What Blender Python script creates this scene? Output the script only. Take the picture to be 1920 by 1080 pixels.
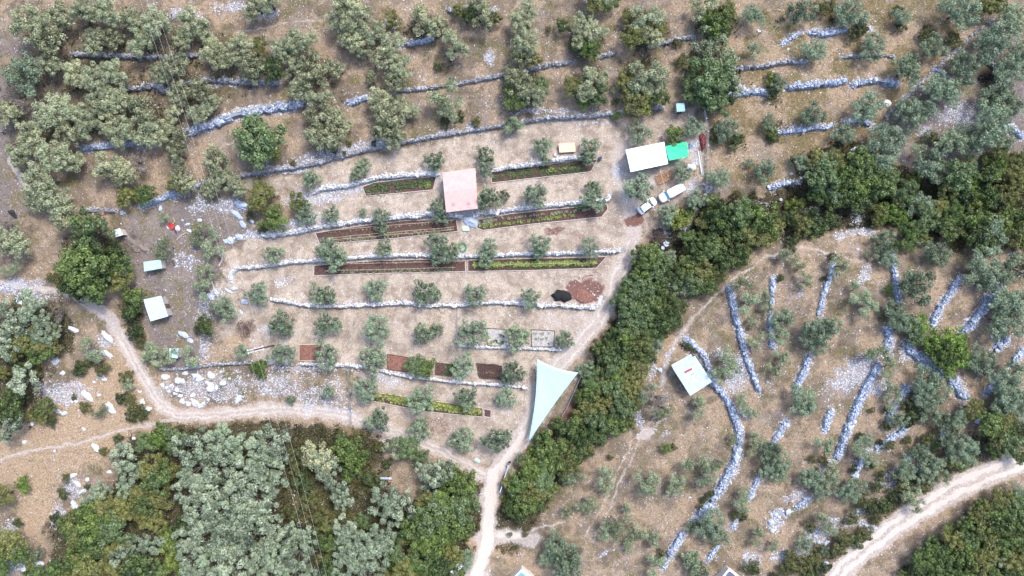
import bpy, math, random
import numpy as np
from mathutils import Vector, Matrix
R = math.radians
rng = np.random.default_rng(11); random.seed(11)
S = bpy.context.scene
for o in list(bpy.data.objects): bpy.data.objects.remove(o)
COL = S.collection
# ------------------------------------------------------------- camera, sky, sun, exposure
HC = 130.0                                   # camera height in metres; the picture is 192 m wide at z = 0
cam = bpy.data.objects.new('Camera', bpy.data.cameras.new('Camera')); COL.objects.link(cam)
cam.location = (0, 0, HC); cam.rotation_euler = (0, 0, 0)
cam.data.sensor_width = 36; cam.data.lens = 36*HC/192; cam.data.clip_end = 6000; cam.data.clip_start = 1
S.camera = cam
w = bpy.data.worlds.new('World'); S.world = w; w.use_nodes = True
nt = w.node_tree; bg = nt.nodes['Background']; sk = nt.nodes.new('ShaderNodeTexSky')
SUN_EL, SUN_AZ = 58, 40                      # azimuth clockwise from picture-up
sk.sky_type = 'NISHITA'; sk.sun_disc = False; sk.sun_elevation = R(SUN_EL); sk.sun_rotation = R(SUN_AZ)
sk.dust_density = 3.0; sk.altitude = 300
nt.links.new(sk.outputs[0], bg.inputs[0]); bg.inputs[1].default_value = 0.15
sl = bpy.data.lights.new('sun', 'SUN'); sl.energy = 1.5; sl.angle = R(14); sl.color = (1, .955, .90)
so = bpy.data.objects.new('sun', sl); COL.objects.link(so)
so.rotation_euler = (R(90-SUN_EL), 0, R(180-SUN_AZ) + math.pi)
d = Vector((math.sin(R(SUN_AZ))*math.cos(R(SUN_EL)), math.cos(R(SUN_AZ))*math.cos(R(SUN_EL)), math.sin(R(SUN_EL))))
so.rotation_euler = d.to_track_quat('Z', 'Y').to_euler()
S.view_settings.view_transform = 'Standard'; S.view_settings.look = 'None'
S.view_settings.exposure = 1.25; S.view_settings.gamma = 1
S.render.engine = 'CYCLES'; S.cycles.max_bounces = 5; S.cycles.diffuse_bounces = 3

# ------------------------------------------------------------- node helpers
def newmat(name):
    m = bpy.data.materials.new(name); m.use_nodes = True
    n = m.node_tree; n.nodes.clear()
    out = n.nodes.new('ShaderNodeOutputMaterial'); b = n.nodes.new('ShaderNodeBsdfPrincipled')
    n.links.new(b.outputs[0], out.inputs[0]); return m, n, b, out
class N:
    def __init__(s, n): s.n = n
    def node(s, t, **k):
        x = s.n.nodes.new(t)
        for a, v in k.items(): setattr(x, a, v)
        return x
    def link(s, a, b):
        s.n.links.new(a, b)
    def setin(s, sock, v):
        if hasattr(v, 'is_output') or isinstance(v, bpy.types.NodeSocket): s.n.links.new(v, sock)
        elif isinstance(v, (tuple, list)) and len(v) == 3 and sock.type == 'RGBA': sock.default_value = (*v, 1)
        else: sock.default_value = v
    def math(s, op, a, b=0.0, c=None, clamp=False):
        x = s.node('ShaderNodeMath', operation=op, use_clamp=clamp); s.setin(x.inputs[0], a); s.setin(x.inputs[1], b)
        if c is not None: s.setin(x.inputs[2], c)
        return x.outputs[0]
    def noise(s, scale, detail=3, rough=.55, vec=None, col=False):
        x = s.node('ShaderNodeTexNoise'); x.inputs['Scale'].default_value = scale
        x.inputs['Detail'].default_value = detail; x.inputs['Roughness'].default_value = rough
        if vec is not None: s.link(vec, x.inputs['Vector'])
        return x.outputs['Color' if col else 'Fac']
    def voro(s, scale, vec=None, out='Distance', feature='F1', rnd=1.0):
        x = s.node('ShaderNodeTexVoronoi', feature=feature); x.inputs['Scale'].default_value = scale
        x.inputs['Randomness'].default_value = rnd
        if vec is not None: s.link(vec, x.inputs['Vector'])
        return x.outputs[out]
    def mix(s, f, a, b, bt='MIX'):
        x = s.node('ShaderNodeMix', data_type='RGBA', blend_type=bt); x.clamp_factor = True
        s.setin(x.inputs[0], f); s.setin(x.inputs[6], a); s.setin(x.inputs[7], b); return x.outputs[2]
    def ramp(s, f, lo, hi, a=0.0, b=1.0):
        x = s.node('ShaderNodeMapRange', interpolation_type='SMOOTHSTEP'); s.setin(x.inputs[0], f)
        for i, v in zip((1, 2, 3, 4), (lo, hi, a, b)): x.inputs[i].default_value = v
        return x.outputs[0]
    def attr(s, name):
        x = s.node('ShaderNodeAttribute', attribute_name=name); return x.outputs['Fac']
    def pos(s):
        return s.node('ShaderNodeNewGeometry').outputs['Position']
    def objc(s):
        return s.node('ShaderNodeTexCoord').outputs['Object']
    def bump(s, h, strength, dist, bsdf):
        x = s.node('ShaderNodeBump'); x.inputs['Strength'].default_value = strength; x.inputs['Distance'].default_value = dist
        s.link(h, x.inputs['Height']); s.link(x.outputs[0], bsdf.inputs['Normal'])

def plain(name, col, rough=.7, var=.15, scale=3, metal=0, spec=None, bump=.0):
    m, n, b, _ = newmat(name); q = N(n)
    v = q.noise(scale, 4, .6, q.objc())
    f = q.ramp(v, .3, .7, 1-var, 1+var)
    x = q.node('ShaderNodeVectorMath', operation='SCALE'); x.inputs[0].default_value = col; q.link(f, x.inputs['Scale'])
    q.link(x.outputs[0], b.inputs['Base Color']); b.inputs['Roughness'].default_value = rough; b.inputs['Metallic'].default_value = metal
    if spec is not None: b.inputs['Specular IOR Level'].default_value = spec
    if bump: q.bump(v, bump, .05, b)
    return m

def leafmat(name, dark, light, third=None, trans=.22):
    m = bpy.data.materials.new(name); m.use_nodes = True; n = m.node_tree; n.nodes.clear(); q = N(n)
    out = n.nodes.new('ShaderNodeOutputMaterial')
    oi = n.nodes.new('ShaderNodeObjectInfo')
    t = q.attr('tint')
    r = q.math('MULTIPLY_ADD', oi.outputs['Random'], .5, -.25)
    f = q.math('ADD', t, r, clamp=True)
    c = q.mix(f, dark, light)
    if third:
        g = q.math('FRACT', q.math('MULTIPLY', oi.outputs['Random'], 7.31))
        c = q.mix(q.ramp(g, .2, .8, 0, 1), c, q.mix(f, tuple(x*.5 for x in third), third))
    d = n.nodes.new('ShaderNodeBsdfDiffuse'); tr = n.nodes.new('ShaderNodeBsdfTranslucent'); gl = n.nodes.new('ShaderNodeBsdfGlossy')
    gl.inputs['Roughness'].default_value = .5
    q.link(c, d.inputs[0]); q.link(c, tr.inputs[0])
    m1 = n.nodes.new('ShaderNodeMixShader'); m1.inputs[0].default_value = trans
    q.link(d.outputs[0], m1.inputs[1]); q.link(tr.outputs[0], m1.inputs[2])
    m2 = n.nodes.new('ShaderNodeMixShader'); m2.inputs[0].default_value = .05
    q.link(m1.outputs[0], m2.inputs[1]); q.link(gl.outputs[0], m2.inputs[2]); q.link(m2.outputs[0], out.inputs[0])
    return m
def tintmat(name, dark, light, rough=.9):
    m, n, b, _ = newmat(name); q = N(n)
    v = q.noise(5, 3, .6, q.pos()); f = q.math('ADD', q.attr('tint'), q.math('MULTIPLY_ADD', v, .5, -.25), clamp=True)
    q.link(q.mix(f, dark, light), b.inputs['Base Color']); b.inputs['Roughness'].default_value = rough
    b.inputs['Specular IOR Level'].default_value = .2
    q.bump(q.noise(9, 3, .6, q.pos()), .5, .05, b)
    return m

# ------------------------------------------------------------- mesh helpers
def mk(name, V, F, mat, parent=None, attrs=None, smooth=False, link=True):
    """V (n,3); F list of (k,m) index arrays of equal m per array, or list of index lists"""
    V = np.asarray(V, dtype=np.float32)
    me = bpy.data.meshes.new(name); me.vertices.add(len(V)); me.vertices.foreach_set('co', V.ravel())
    if len(F) and not isinstance(F[0], np.ndarray):
        lens = np.array([len(f) for f in F]); idx = np.concatenate([np.asarray(f) for f in F])
    else:
        lens = np.concatenate([np.full(len(f), f.shape[1]) for f in F]); idx = np.concatenate([f.ravel() for f in F])
    me.loops.add(len(idx)); me.loops.foreach_set('vertex_index', idx.astype(np.int32))
    me.polygons.add(len(lens)); st = np.concatenate([[0], np.cumsum(lens)[:-1]])
    me.polygons.foreach_set('loop_start', st.astype(np.int32))
    me.update(calc_edges=True)
    me.polygons.foreach_set('use_smooth', np.full(len(lens), smooth))
    for k, a in (attrs or {}).items():
        at = me.attributes.new(k, 'FLOAT', 'POINT'); at.data.foreach_set('value', np.asarray(a, dtype=np.float32))
    if mat: me.materials.append(mat)
    if not link: return me
    o = bpy.data.objects.new(name, me); COL.objects.link(o)
    if parent: o.parent = parent
    return o
def tag(o, label=None, cat=None, group=None, kind=None):
    if label: o['label'] = label
    if cat: o['category'] = cat
    if group: o['group'] = group
    if kind: o['kind'] = kind
    return o
def thing(name, label, cat, loc=(0, 0, 0), rz=0, group=None):
    o = bpy.data.objects.new(name, None); COL.objects.link(o); o.location = loc; o.rotation_euler = (0, 0, rz); o.empty_display_size = .3
    return tag(o, label, cat, group)

class MB:
    def __init__(s): s.V = []; s.F = []
    def quad(s, *p):
        i = len(s.V); s.V += [tuple(x) for x in p]; s.F.append(list(range(i, i+len(p)))); return s
    def box(s, c, size, rz=0, M=None):
        i = len(s.V); cx, cy, cz = c; a, b, h = size[0]/2, size[1]/2, size[2]/2; co, si = math.cos(rz), math.sin(rz)
        for z in (-h, h):
            for x, y in ((-a, -b), (a, -b), (a, b), (-a, b)):
                s.V.append((cx+x*co-y*si, cy+x*si+y*co, cz+z))
        s.F += [[i+3, i+2, i+1, i], [i+4, i+5, i+6, i+7]] + [[i+k, i+(k+1) % 4, i+4+(k+1) % 4, i+4+k] for k in range(4)]
        return s
    def tube(s, pts, rad, n=6, cap=True):
        pts = [Vector(p) for p in pts]; i0 = len(s.V)
        if not hasattr(rad, '__len__'): rad = [rad]*len(pts)
        for k, p in enumerate(pts):
            t = (pts[min(k+1, len(pts)-1)]-pts[max(k-1, 0)]).normalized()
            a = t.cross(Vector((0, 0, 1)) if abs(t.z) < .9 else Vector((1, 0, 0))).normalized(); b = t.cross(a)
            for j in range(n):
                an = 2*math.pi*j/n; s.V.append(tuple(p+(a*math.cos(an)+b*math.sin(an))*rad[k]))
        for k in range(len(pts)-1):
            for j in range(n):
                a = i0+k*n+j; b2 = i0+k*n+(j+1) % n; s.F.append([a, b2, b2+n, a+n])
        if cap:
            s.F.append([i0+j for j in range(n)][::-1]); s.F.append([i0+(len(pts)-1)*n+j for j in range(n)])
        return s
    def build(s, name, mat, parent=None, smooth=False):
        return mk(name, s.V, s.F, mat, parent, smooth=smooth)

# ------------------------------------------------------------- terrain: authored on the survey plan (photo plan coordinates, 10 units = 1 m)
def seg_dist(U, V, pts):
    """distance (units), signed side (+ = left of travel with y down means picture-left), param"""
    best = np.full(U.shape, 1e9); sgn = np.ones(U.shape); par = np.zeros(U.shape)
    L = [0]
    for a, b in zip(pts[:-1], pts[1:]): L.append(L[-1]+math.hypot(b[0]-a[0], b[1]-a[1]))
    for k, (a, b) in enumerate(zip(pts[:-1], pts[1:])):
        dx, dy = b[0]-a[0], b[1]-a[1]; l2 = dx*dx+dy*dy
        t = np.clip(((U-a[0])*dx+(V-a[1])*dy)/l2, 0, 1)
        ex, ey = U-(a[0]+t*dx), V-(a[1]+t*dy); d = np.hypot(ex, ey)
        m = d < best; best = np.where(m, d, best)
        cr = dx*(V-a[1])-dy*(U-a[0])
        sgn = np.where(m, np.where(cr < 0, 1.0, -1.0), sgn); par = np.where(m, (L[k]+t*(L[k+1]-L[k])), par)
    return best, sgn, par, L[-1]
RAV = [(950, 1000), (1010, 900), (1110, 780), (1180, 640), (1230, 530), (1340, 450), (1500, 400), (1700, 385), (1950, 360), (2400, 330)]
def vnoise(U, V, s, seed):
    g = np.random.default_rng(seed).random((64, 64)); x = (U/s) % 64; y = (V/s) % 64
    x0 = np.floor(x).astype(int); y0 = np.floor(y).astype(int); fx = x-x0; fy = y-y0
    fx = fx*fx*(3-2*fx); fy = fy*fy*(3-2*fy); x0 %= 64; y0 %= 64; x1 = (x0+1) % 64; y1 = (y0+1) % 64
    return (g[y0, x0]*(1-fx)+g[y0, x1]*fx)*(1-fy)+(g[y1, x0]*(1-fx)+g[y1, x1]*fx)*fy
def sstep(x, a, b):
    t = np.clip((x-a)/(b-a), 0, 1); return t*t*(3-2*t)
def zbase(U, V):
    U = np.asarray(U, float); V = np.asarray(V, float)
    n = np.clip((540-V)/10, -150, 150); z = .06*n
    Uc = np.clip(U, -800, 2600); Vc = np.clip(V, -800, 1900)
    d = seg_dist(Uc, Vc, RAV)[0]/10; z = z-2.0*np.exp(-(d/6)**2)
    s = np.clip(((Uc-1250)*.8+(Vc-500)*.6)/10, 0, 80); z = z+.07*s*sstep(V, 380, 560)
    return z+.5*(vnoise(Uc+900, Vc+900, 170, 3)-.5)*2
gu = np.concatenate([[-20000, -9000, -4000, -2000, -1200, -800, -600, -450], np.arange(-300, 2221, 2.5), [2370, 2520, 2720, 3120, 3900, 6000, 11000, 22000]])
gv = np.concatenate([[-20000, -9000, -4000, -2000, -1200, -800, -600, -450], np.arange(-300, 1381, 2.5), [1530, 1680, 1880, 2280, 3100, 5100, 10000, 21000]])
GU, GV = np.meshgrid(gu, gv)
ZB = zbase(GU, GV); Z = ZB.copy()
def gidx(u, v):
    iu = np.interp(u, gu, np.arange(len(gu))); iv = np.interp(v, gv, np.arange(len(gv))); return iu, iv
def bil(A, u, v):
    iu, iv = gidx(u, v); a = np.clip(np.floor(iu).astype(int), 0, len(gu)-2); b = np.clip(np.floor(iv).astype(int), 0, len(gv)-2)
    fu = iu-a; fv = iv-b
    return (A[b, a]*(1-fu)+A[b, a+1]*fu)*(1-fv)+(A[b+1, a]*(1-fu)+A[b+1, a+1]*fu)*fv
def win(x0, x1, y0, y1):
    a = np.searchsorted(gu, x0); b = np.searchsorted(gu, x1); c = np.searchsorted(gv, y0); d = np.searchsorted(gv, y1); return slice(c, d+1), slice(a, b+1)
# walls: (points, width units, which side is uphill: +1 = left of travel, -1 = right, step metres, tone, label)
W = []
def wall(pts, wd, up, step, tone, label, top=.18, fall=.3): W.append((pts, wd, up, step, tone, label, top, fall))
exec_walls = True
# going left -> right, uphill (picture top) is on the left (+1)
wall([(135,100),(210,105),(280,108),(375,103)], 5, 1, .9, 'g', 'topmost dark terrace wall under the big silvery olives')
wall([(225,167),(287,163),(312,172),(345,157),(385,149),(457,154),(525,156)], 6, 1, .9, 'g', 'grey terrace wall crossed by the power cables')
wall([(350,248),(375,240),(400,232),(440,216),(480,208),(510,203),(570,193)], 12, 1, 1.1, 'b', 'broad bluish stone wall curving left of the tall olive column')
wall([(652,191),(700,181)], 8, 1, .9, 'b', 'short bluish wall stub between two tall olives')
wall([(740,173),(790,166),(840,161),(900,149),(960,136),(1030,123),(1075,115)], 4, 1, .7, 'g', 'thin grey wall running up right above the garden')
wall([(1120,108),(1160,97)], 4, 1, .6, 'g', 'short thin wall below two dark bushes')
wall([(1215,88),(1250,79),(1275,72),(1305,70)], 3.5, 1, .6, 'g', 'thin wall with one white stone at its end')
wall([(750,85),(790,78),(815,71)], 4, 1, .7, 'b', 'short pale wall beside the silvery olive at top')
wall([(835,18),(860,20),(895,8)], 5, 1, .7, 'g', 'curved grey wall at the top edge')
wall([(150,278),(200,273),(250,266),(285,262)], 7, 1, .9, 'b', 'bluish wall among the lower left olives')
wall([(150,394),(185,392),(220,395)], 6, 1, .8, 'g', 'low wall with grey pipes at the yard corner')
wall([(262,388),(300,375),(335,358),(385,343),(435,333)], 4, 1, .8, 'b', 'stony wall along the top of the yard')
wall([(440,332),(490,323),(540,315),(600,305),(650,291),(700,279),(735,270),(800,258),(860,249),(910,240),(960,232),(1020,222),(1100,218),(1150,213),(1200,203),(1245,201)], 3.5, 1, .9, 'g', 'long thin wall bounding the whole garden on top')
wall([(1340,123),(1385,129),(1440,122),(1480,115),(1515,117)], 5, 1, .8, 'g', 'grey wall right of the tangled green tree')
wall([(1465,82),(1478,75),(1490,68),(1502,62)], 5, 1, .6, 'b', 'short bluish wall slanting up on the upper right')
wall([(1515,60),(1545,64),(1590,54)], 6, 1, .8, 'b', 'bluish wall between two round olives at upper right')
wall([(1612,54),(1632,51)], 5, 1, .5, 'b', 'tiny wall piece right of the yellowish shrub')
wall([(1350,180),(1390,174),(1415,172),(1440,172)], 7, 1, .9, 'b', 'broken bluish wall right of the small blue roof')
wall([(1472,164),(1520,160),(1548,157),(1588,151)], 7, 1, 1., 'b', 'clean bluish wall, left one of the pair')
wall([(1598,163),(1603,155),(1640,152),(1665,154),(1685,157)], 7, 1, 1., 'b', 'clean bluish wall, right one of the pair')
wall([(1575,107),(1620,103),(1680,106)], 2.5, 1, .4, 'g', 'faint thin wall between round olives')
wall([(1582,228),(1610,224),(1634,234)], 5, 1, .6, 'b', 'arched bluish wall near the boundary line')
wall([(1460,248),(1512,241),(1550,238),(1562,233)], 5, 1, .7, 'b', 'grey wall ending in a heap of stones')
wall([(1440,352),(1470,344),(1496,340)], 6, 1, .7, 'b', 'short bluish wall above the ravine thicket')
wall([(1862,38),(1830,60),(1790,98),(1750,132),(1722,160),(1680,202),(1650,235),(1635,246)], 3.5, 1, .3, 'g', 'thin dark boundary wall running diagonally at upper right')
wall([(1836,102),(1855,115),(1877,137)], 8, 1, .6, 'g', 'grey wall beside the black brush heap')
wall([(1880,230),(1900,243),(1918,258)], 7, 1, .6, 'b', 'bluish wall at the right edge')
wall([(1750,128),(1768,138),(1778,145)], 4, 1, .4, 'b', 'tiny wall stub touching the diagonal boundary wall')
# garden walls
wall([(580,362),(610,352),(650,347),(680,340),(710,332),(760,328),(826,324)], 9, 1, 1., 'w', 'white garden wall left of the pink roofed house, above the short bed')
wall([(920,318),(960,313),(1000,307),(1050,299),(1090,294),(1112,292)], 8, 1, 1.1, 'w', 'white garden wall below the peach coloured panel')
wall([(485,441),(540,436),(600,424),(660,415),(700,411),(760,405),(830,400),(868,406)], 10, 1, 1.1, 'w', 'white garden wall above the trellised bed, left of pink roof')
wall([(890,404),(920,398),(960,392),(1020,386),(1090,378),(1138,374),(1143,362)], 7, 1, 1., 'w', 'white garden wall right of pink roof, hooking up at its end')
wall([(432,530),(434,512),(446,502),(480,500),(540,492),(590,488),(640,484),(700,480),(770,477),(800,478),(860,480),(920,479),(980,476),(1040,475),(1100,472),(1158,471),(1161,462)], 6, 1, 1., 'w', 'long white wall with a curved left end above longest bed')
wall([(505,560),(540,565),(580,572),(640,573),(700,570),(760,567),(800,572),(860,571),(920,566),(960,567),(1040,572),(1115,577),(1125,568),(1126,554)], 7, 1, 1., 'w', 'long white wall below the black compost pile')
wall([(855,645),(900,650),(960,651),(1055,655)], 4.5, 1, .7, 'w', 'short white wall below the two pale seedling beds')
wall([(560,681),(610,682),(650,684),(700,688),(725,696),(760,704),(800,709),(860,716),(930,720),(990,726)], 5, 1, .8, 'w', 'wavy white wall below the square red beds')
wall([(300,692),(350,690),(400,683),(480,679),(540,681)], 3, 1, .6, 'g', 'thin grey wall above the field of white boulders')
# east hillside, travelling down the picture: uphill is picture-right = left of travel with y down
wall([(1285,634),(1305,650),(1322,668),(1328,690),(1338,716),(1365,750),(1377,780),(1387,815),(1385,840)], 9, 1, .9, 'b', 'bluish hillside wall passing behind the east hut')
wall([(1385,840),(1378,865),(1365,892),(1345,925),(1330,950),(1300,976)], 13, 1, 1.1, 'b', 'widest pale hillside wall, curving to the lower left')
wall([(1282,1000),(1262,1030),(1238,1066)], 9, 1, .9, 'b', 'bluish wall at the lowest left end of the hillside')
wall([(1367,535),(1375,575),(1385,615),(1395,655),(1410,695),(1425,737)], 6.5, 1, .8, 'b', 'narrow hillside wall nearest the curved footpath')
wall([(1450,520),(1447,570),(1445,600),(1448,655)], 4.5, 1, .5, 'b', 'thin nearly straight wall through the hillside olives')
wall([(1563,493),(1555,520),(1545,550),(1535,592)], 4.5, 1, .5, 'b', 'thin hillside wall above the broad dark olive')
wall([(1520,664),(1507,698),(1488,738)], 8, 1, .8, 'b', 'hillside wall directly below the broad dark olive')
wall([(1477,790),(1460,812),(1447,832)], 7, 1, .7, 'b', 'short hillside wall below a round olive')
wall([(1427,888),(1415,910),(1403,936)], 5.5, 1, .6, 'b', 'short thin wall right of the widest hillside wall')
wall([(1383,968),(1370,992)], 5, 1, .5, 'b', 'tiny wall piece right of the lowest big olive')
wall([(1345,1025),(1325,1052)], 6, 1, .6, 'b', 'short wall near the bottom edge olives')
wall([(1670,473),(1675,500),(1681,540),(1686,575)], 6, 1, .7, 'b', 'upright hillside wall next to the lime green bush')
wall([(1661,612),(1668,635),(1664,660)], 12, 1, .8, 'b', 'short thick stone wall left of the bright green tree')
wall([(1648,685),(1622,732),(1603,770),(1588,812),(1577,838),(1568,862)], 10, 1, .9, 'b', 'long straight bluish wall down the middle of the hillside')
wall([(1558,768),(1546,810)], 8, 1, .7, 'b', 'short fat wall left of the long straight hillside wall')
wall([(1800,520),(1783,548),(1760,580),(1748,612)], 8, 1, .8, 'b', 'left of two slanting walls above bright green tree')
wall([(1876,538),(1850,568),(1825,605),(1798,632)], 12, 1, 1., 'b', 'right and broader of two slanting walls above green tree')
wall([(1698,645),(1722,668),(1755,690),(1780,705),(1797,728),(1812,748)], 15, 1, .9, 'b', 'very broad stone bank under the bright green tree')
wall([(1892,634),(1878,645),(1863,657)], 10, 1, .7, 'b', 'short slanting wall below the round olive at right')
wall([(1922,655),(1908,668),(1893,686)], 7, 1, .6, 'b', 'short slanting wall cut by the right edge')
wall([(1872,708),(1860,722),(1848,738)], 7, 1, .6, 'b', 'stub of wall left of the large olive at right edge')
wall([(1702,723),(1686,750),(1670,772),(1664,802)], 10, 1, .8, 'b', 'steep wall left of the dark twin shrubs')
wall([(1703,785),(1692,808),(1662,830),(1640,843)], 8, 1, .7, 'b', 'bent wall below the dark twin shrubs')
wall([(1793,785),(1778,805),(1752,830),(1700,862)], 6, 1, .6, 'b', 'long thin wall parallel to the pale road')
wall([(1627,845),(1605,882)], 6, 1, .5, 'b', 'short wall above the lone round boulder')
wall([(1518,935),(1492,953)], 8, 1, .6, 'b', 'short bright blue wall left of the lower shrubs')
for pts, wd, up, step, tone, lab, top, fall in W:
    xs = [p[0] for p in pts]; ys = [p[1] for p in pts]; a, b = win(min(xs)-60, max(xs)+60, min(ys)-60, max(ys)+60)
    d, s, p, L = seg_dist(GU[a, b], GV[a, b], pts); d = d/10
    end = np.clip(np.minimum(p, L-p)/8, 0, 1)
    Z[a, b] += .5*step*s*up*np.exp(-(d/2.2)**1.5)*end
DET = .10*(vnoise(GU, GV, 14, 8)-.5)+.06*(vnoise(GU, GV, 6, 9)-.5)
Z += DET
def ground(u, v): return bil(Z, u, v)
def B(u, v):
    u = np.asarray(u, float); v = np.asarray(v, float); k = (HC-bil(ZB, u, v))/HC
    return (u-960)/10*k, (540-v)/10*k
def P(u, v, h=0.0):
    """stand point (x, y, z, ground) of something whose middle, h above its ground, is seen at plan point u, v"""
    ub, vb = float(u), float(v)
    for _ in range(4):
        k = (HC-ground(ub, vb)-h)/(HC-bil(ZB, ub, vb)); ub = 960+(u-960)*k; vb = 540+(v-540)*k
    x, y = B(ub, vb); return float(x), float(y), float(ground(ub, vb))

# masks
WU = GU+26*(vnoise(GU, GV, 26, 51)-.5)+22*(vnoise(GU, GV, 9, 52)-.5); WV = GV+26*(vnoise(GU, GV, 26, 53)-.5)+22*(vnoise(GU, GV, 9, 54)-.5)   # ragged edges
LU = GU+.25*(WU-GU); LV = GV+.25*(WV-GV)
M = {k: np.zeros(GU.shape) for k in ('rut', 'pale', 'path', 'straw', 'ochre', 'lav', 'red', 'stone', 'green', 'dark')}
def poly(mask, pts, soft=12, val=1.0):
    xs = [p[0] for p in pts]; ys = [p[1] for p in pts]; a, b = win(min(xs)-soft*2, max(xs)+soft*2, min(ys)-soft*2, max(ys)+soft*2)
    U, V = WU[a, b], WV[a, b]; ins = np.zeros(U.shape, bool); q = pts+[pts[0]]
    for (x1, y1), (x2, y2) in zip(q[:-1], q[1:]):
        if y1 == y2: continue
        c = ((V < y1) != (V < y2)) & (U < (x2-x1)*(V-y1)/(y2-y1)+x1); ins ^= c
    d = seg_dist(U, V, q)[0]; sd = np.where(ins, -d, d)
    M[mask][a, b] = np.maximum(M[mask][a, b], val*(1-sstep(sd, -soft, soft)))
def line(mask, pts, wd, soft=4, val=1.0):
    xs = [p[0] for p in pts]; ys = [p[1] for p in pts]; e = wd+soft*2; a, b = win(min(xs)-e, max(xs)+e, min(ys)-e, max(ys)+e)
    d = seg_dist(LU[a, b], LV[a, b], pts)[0]
    M[mask][a, b] = np.maximum(M[mask][a, b], val*(1-sstep(d, wd/2-soft, wd/2+soft)))
def blob(mask, x, y, rx, ry, val=1.0, ang=0):
    e = max(rx, ry)*1.6; a, b = win(x-e, x+e, y-e, y+e); U, V = (WU+GU)[a, b]/2-x, (WV+GV)[a, b]/2-y; c, s = math.cos(R(ang)), math.sin(R(ang))
    d = np.hypot((U*c+V*s)/rx, (-U*s+V*c)/ry)
    M[mask][a, b] = np.maximum(M[mask][a, b], val*(1-sstep(d, .45, 1.35)))
# pale garden earth
poly('pale', [(440,345),(600,312),(740,275),(860,255),(1000,228),(1160,218),(1310,205),(1322,360),(1235,400),(1215,445),(1150,560),(1075,680),(985,840),(900,870),(800,820),(668,785),(660,690),(480,682),(405,640),(400,520),(430,450),(580,400)], 14)
poly('pale', [(470,500),(1150,470),(1135,600),(1060,660),(500,610)], 30, 1.25)
poly('lav', [(232,400),(300,372),(420,345),(470,375),(480,440),(405,470),(400,560),(385,690),(290,690),(262,600),(235,500)], 16)
poly('lav', [(1640,250),(1700,195),(1760,140),(1850,55),(2300,20),(2300,340),(1900,310),(1780,330),(1650,290)], 14, .9)
poly('lav', [(-300,140),(0,120),(40,150),(40,260),(90,380),(-20,480),(-300,480)], 22, .7)
poly('lav', [(-100,30),(20,45),(70,90),(60,120),(-100,120)], 22, .6)
poly('straw', [(-300,830),(0,800),(200,660),(230,600),(270,700),(290,790),(210,860),(160,880),(110,930),(85,1010),(40,1000),(0,900),(-300,920)], 26, .95)
poly('straw', [(60,440),(140,480),(130,540),(60,530),(0,500)], 24, .55)
blob('straw', 445, 640, 40, 24, .8); blob('straw', 940, 1030, 26, 18, .6); blob('straw', 1280, 870, 60, 60, .3); blob('straw', 430, 480, 40, 20, .45)
for x, y, r_ in ((640,775,60),(560,758,70),(700,795,40),(1240,640,26),(1330,590,30),(1190,860,60),(1300,600,30),(1570,690,60),(1620,520,60),(1490,840,60),(1110,1010,60),(1430,1050,60)): blob('straw', x, y, r_, r_*.5, .45, -30)
poly('ochre', [(1330,30),(1900,-40),(1850,40),(1640,245),(1640,300),(1440,350),(1335,350),(1330,200)], 22, 1.0)
poly('ochre', [(1180,1080),(1300,960),(1420,760),(1560,690),(1600,900),(1400,1100)], 40, .35)
# roads and tracks
line('path', [(905,893),(880,875),(840,850),(790,832),(740,808),(690,790),(620,776),(560,768),(500,768),(440,775),(380,781),(330,777),(298,757),(275,718),(250,675),(225,628),(200,592),(165,562)], 27, 9)
line('path', [(330,787),(280,795),(230,805),(180,822),(150,833),(90,838),(40,850),(-60,878)], 6, 3)
line('path', [(880,1100),(900,1060),(915,1010),(918,960),(916,930),(925,890),(955,850),(985,810),(1003,770)], 31, 6, 1.2)
line('path', [(905,1010),(950,1003),(1000,1012)], 30, 12, 1.1); blob('path', 885, 1075, 40, 22, 1.2)
line('path', [(1000,780),(1003,740),(1030,695),(1075,650),(1110,615),(1140,565),(1165,505),(1188,455),(1192,420),(1180,380),(1165,340),(1160,300),(1172,275)], 26, 8, .95)
line('path', [(1165,300),(1190,335),(1215,335)], 40, 12, .7)
line('path', [(1555,1095),(1620,1030),(1680,985),(1740,948),(1800,913),(1860,885),(1930,862),(2100,800),(2300,760)], 42, 8, 1.15)
for p_, w_ in (([(1245,785),(1205,815),(1185,860),(1165,900),(1150,940),(1110,1015)], 5), ([(1230,780),(1190,815),(1165,870),(1140,930),(1095,1010)], 4),
               ([(1305,592),(1345,548),(1390,512),(1440,482),(1500,465),(1560,474)], 5), ([(1315,600),(1350,560),(1400,520)], 3), ([(965,1000),(1000,992),(1060,975)], 5), ([(165,562),(90,545),(0,530)], 12),
               ([(120,405),(60,370),(20,300)], 14), ([(1720,960),(1690,975)], 4), ([(1560,475),(1620,490)], 3), ([(440,60),(560,40),(700,25)], 4),([(480,230),(440,262),(400,290)],4)): line('path', p_, w_, 3, .8)
line('path', [(1300,598),(1265,640),(1248,680),(1240,725)], 13, 7, .7)
blob('path', 1180, 305, 26, 26, .8); blob('path', 830, 335, 12, 22, .7); blob('path', 1060, 600, 80, 22, .5); blob('path', 970, 345, 60, 10, .6)
def offs(pts, d_):
    out = []
    for i, p in enumerate(pts):
        a_, b_ = pts[max(i-1, 0)], pts[min(i+1, len(pts)-1)]; L = math.hypot(b_[0]-a_[0], b_[1]-a_[1]); out.append((p[0]-(b_[1]-a_[1])/L*d_, p[1]+(b_[0]-a_[0])/L*d_))
    return out
MR = [(905,893),(880,875),(840,850),(790,832),(740,808),(690,790),(620,776),(560,768),(500,768),(440,775),(380,781),(330,777),(298,757),(275,718),(250,675),(225,628)]
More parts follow.
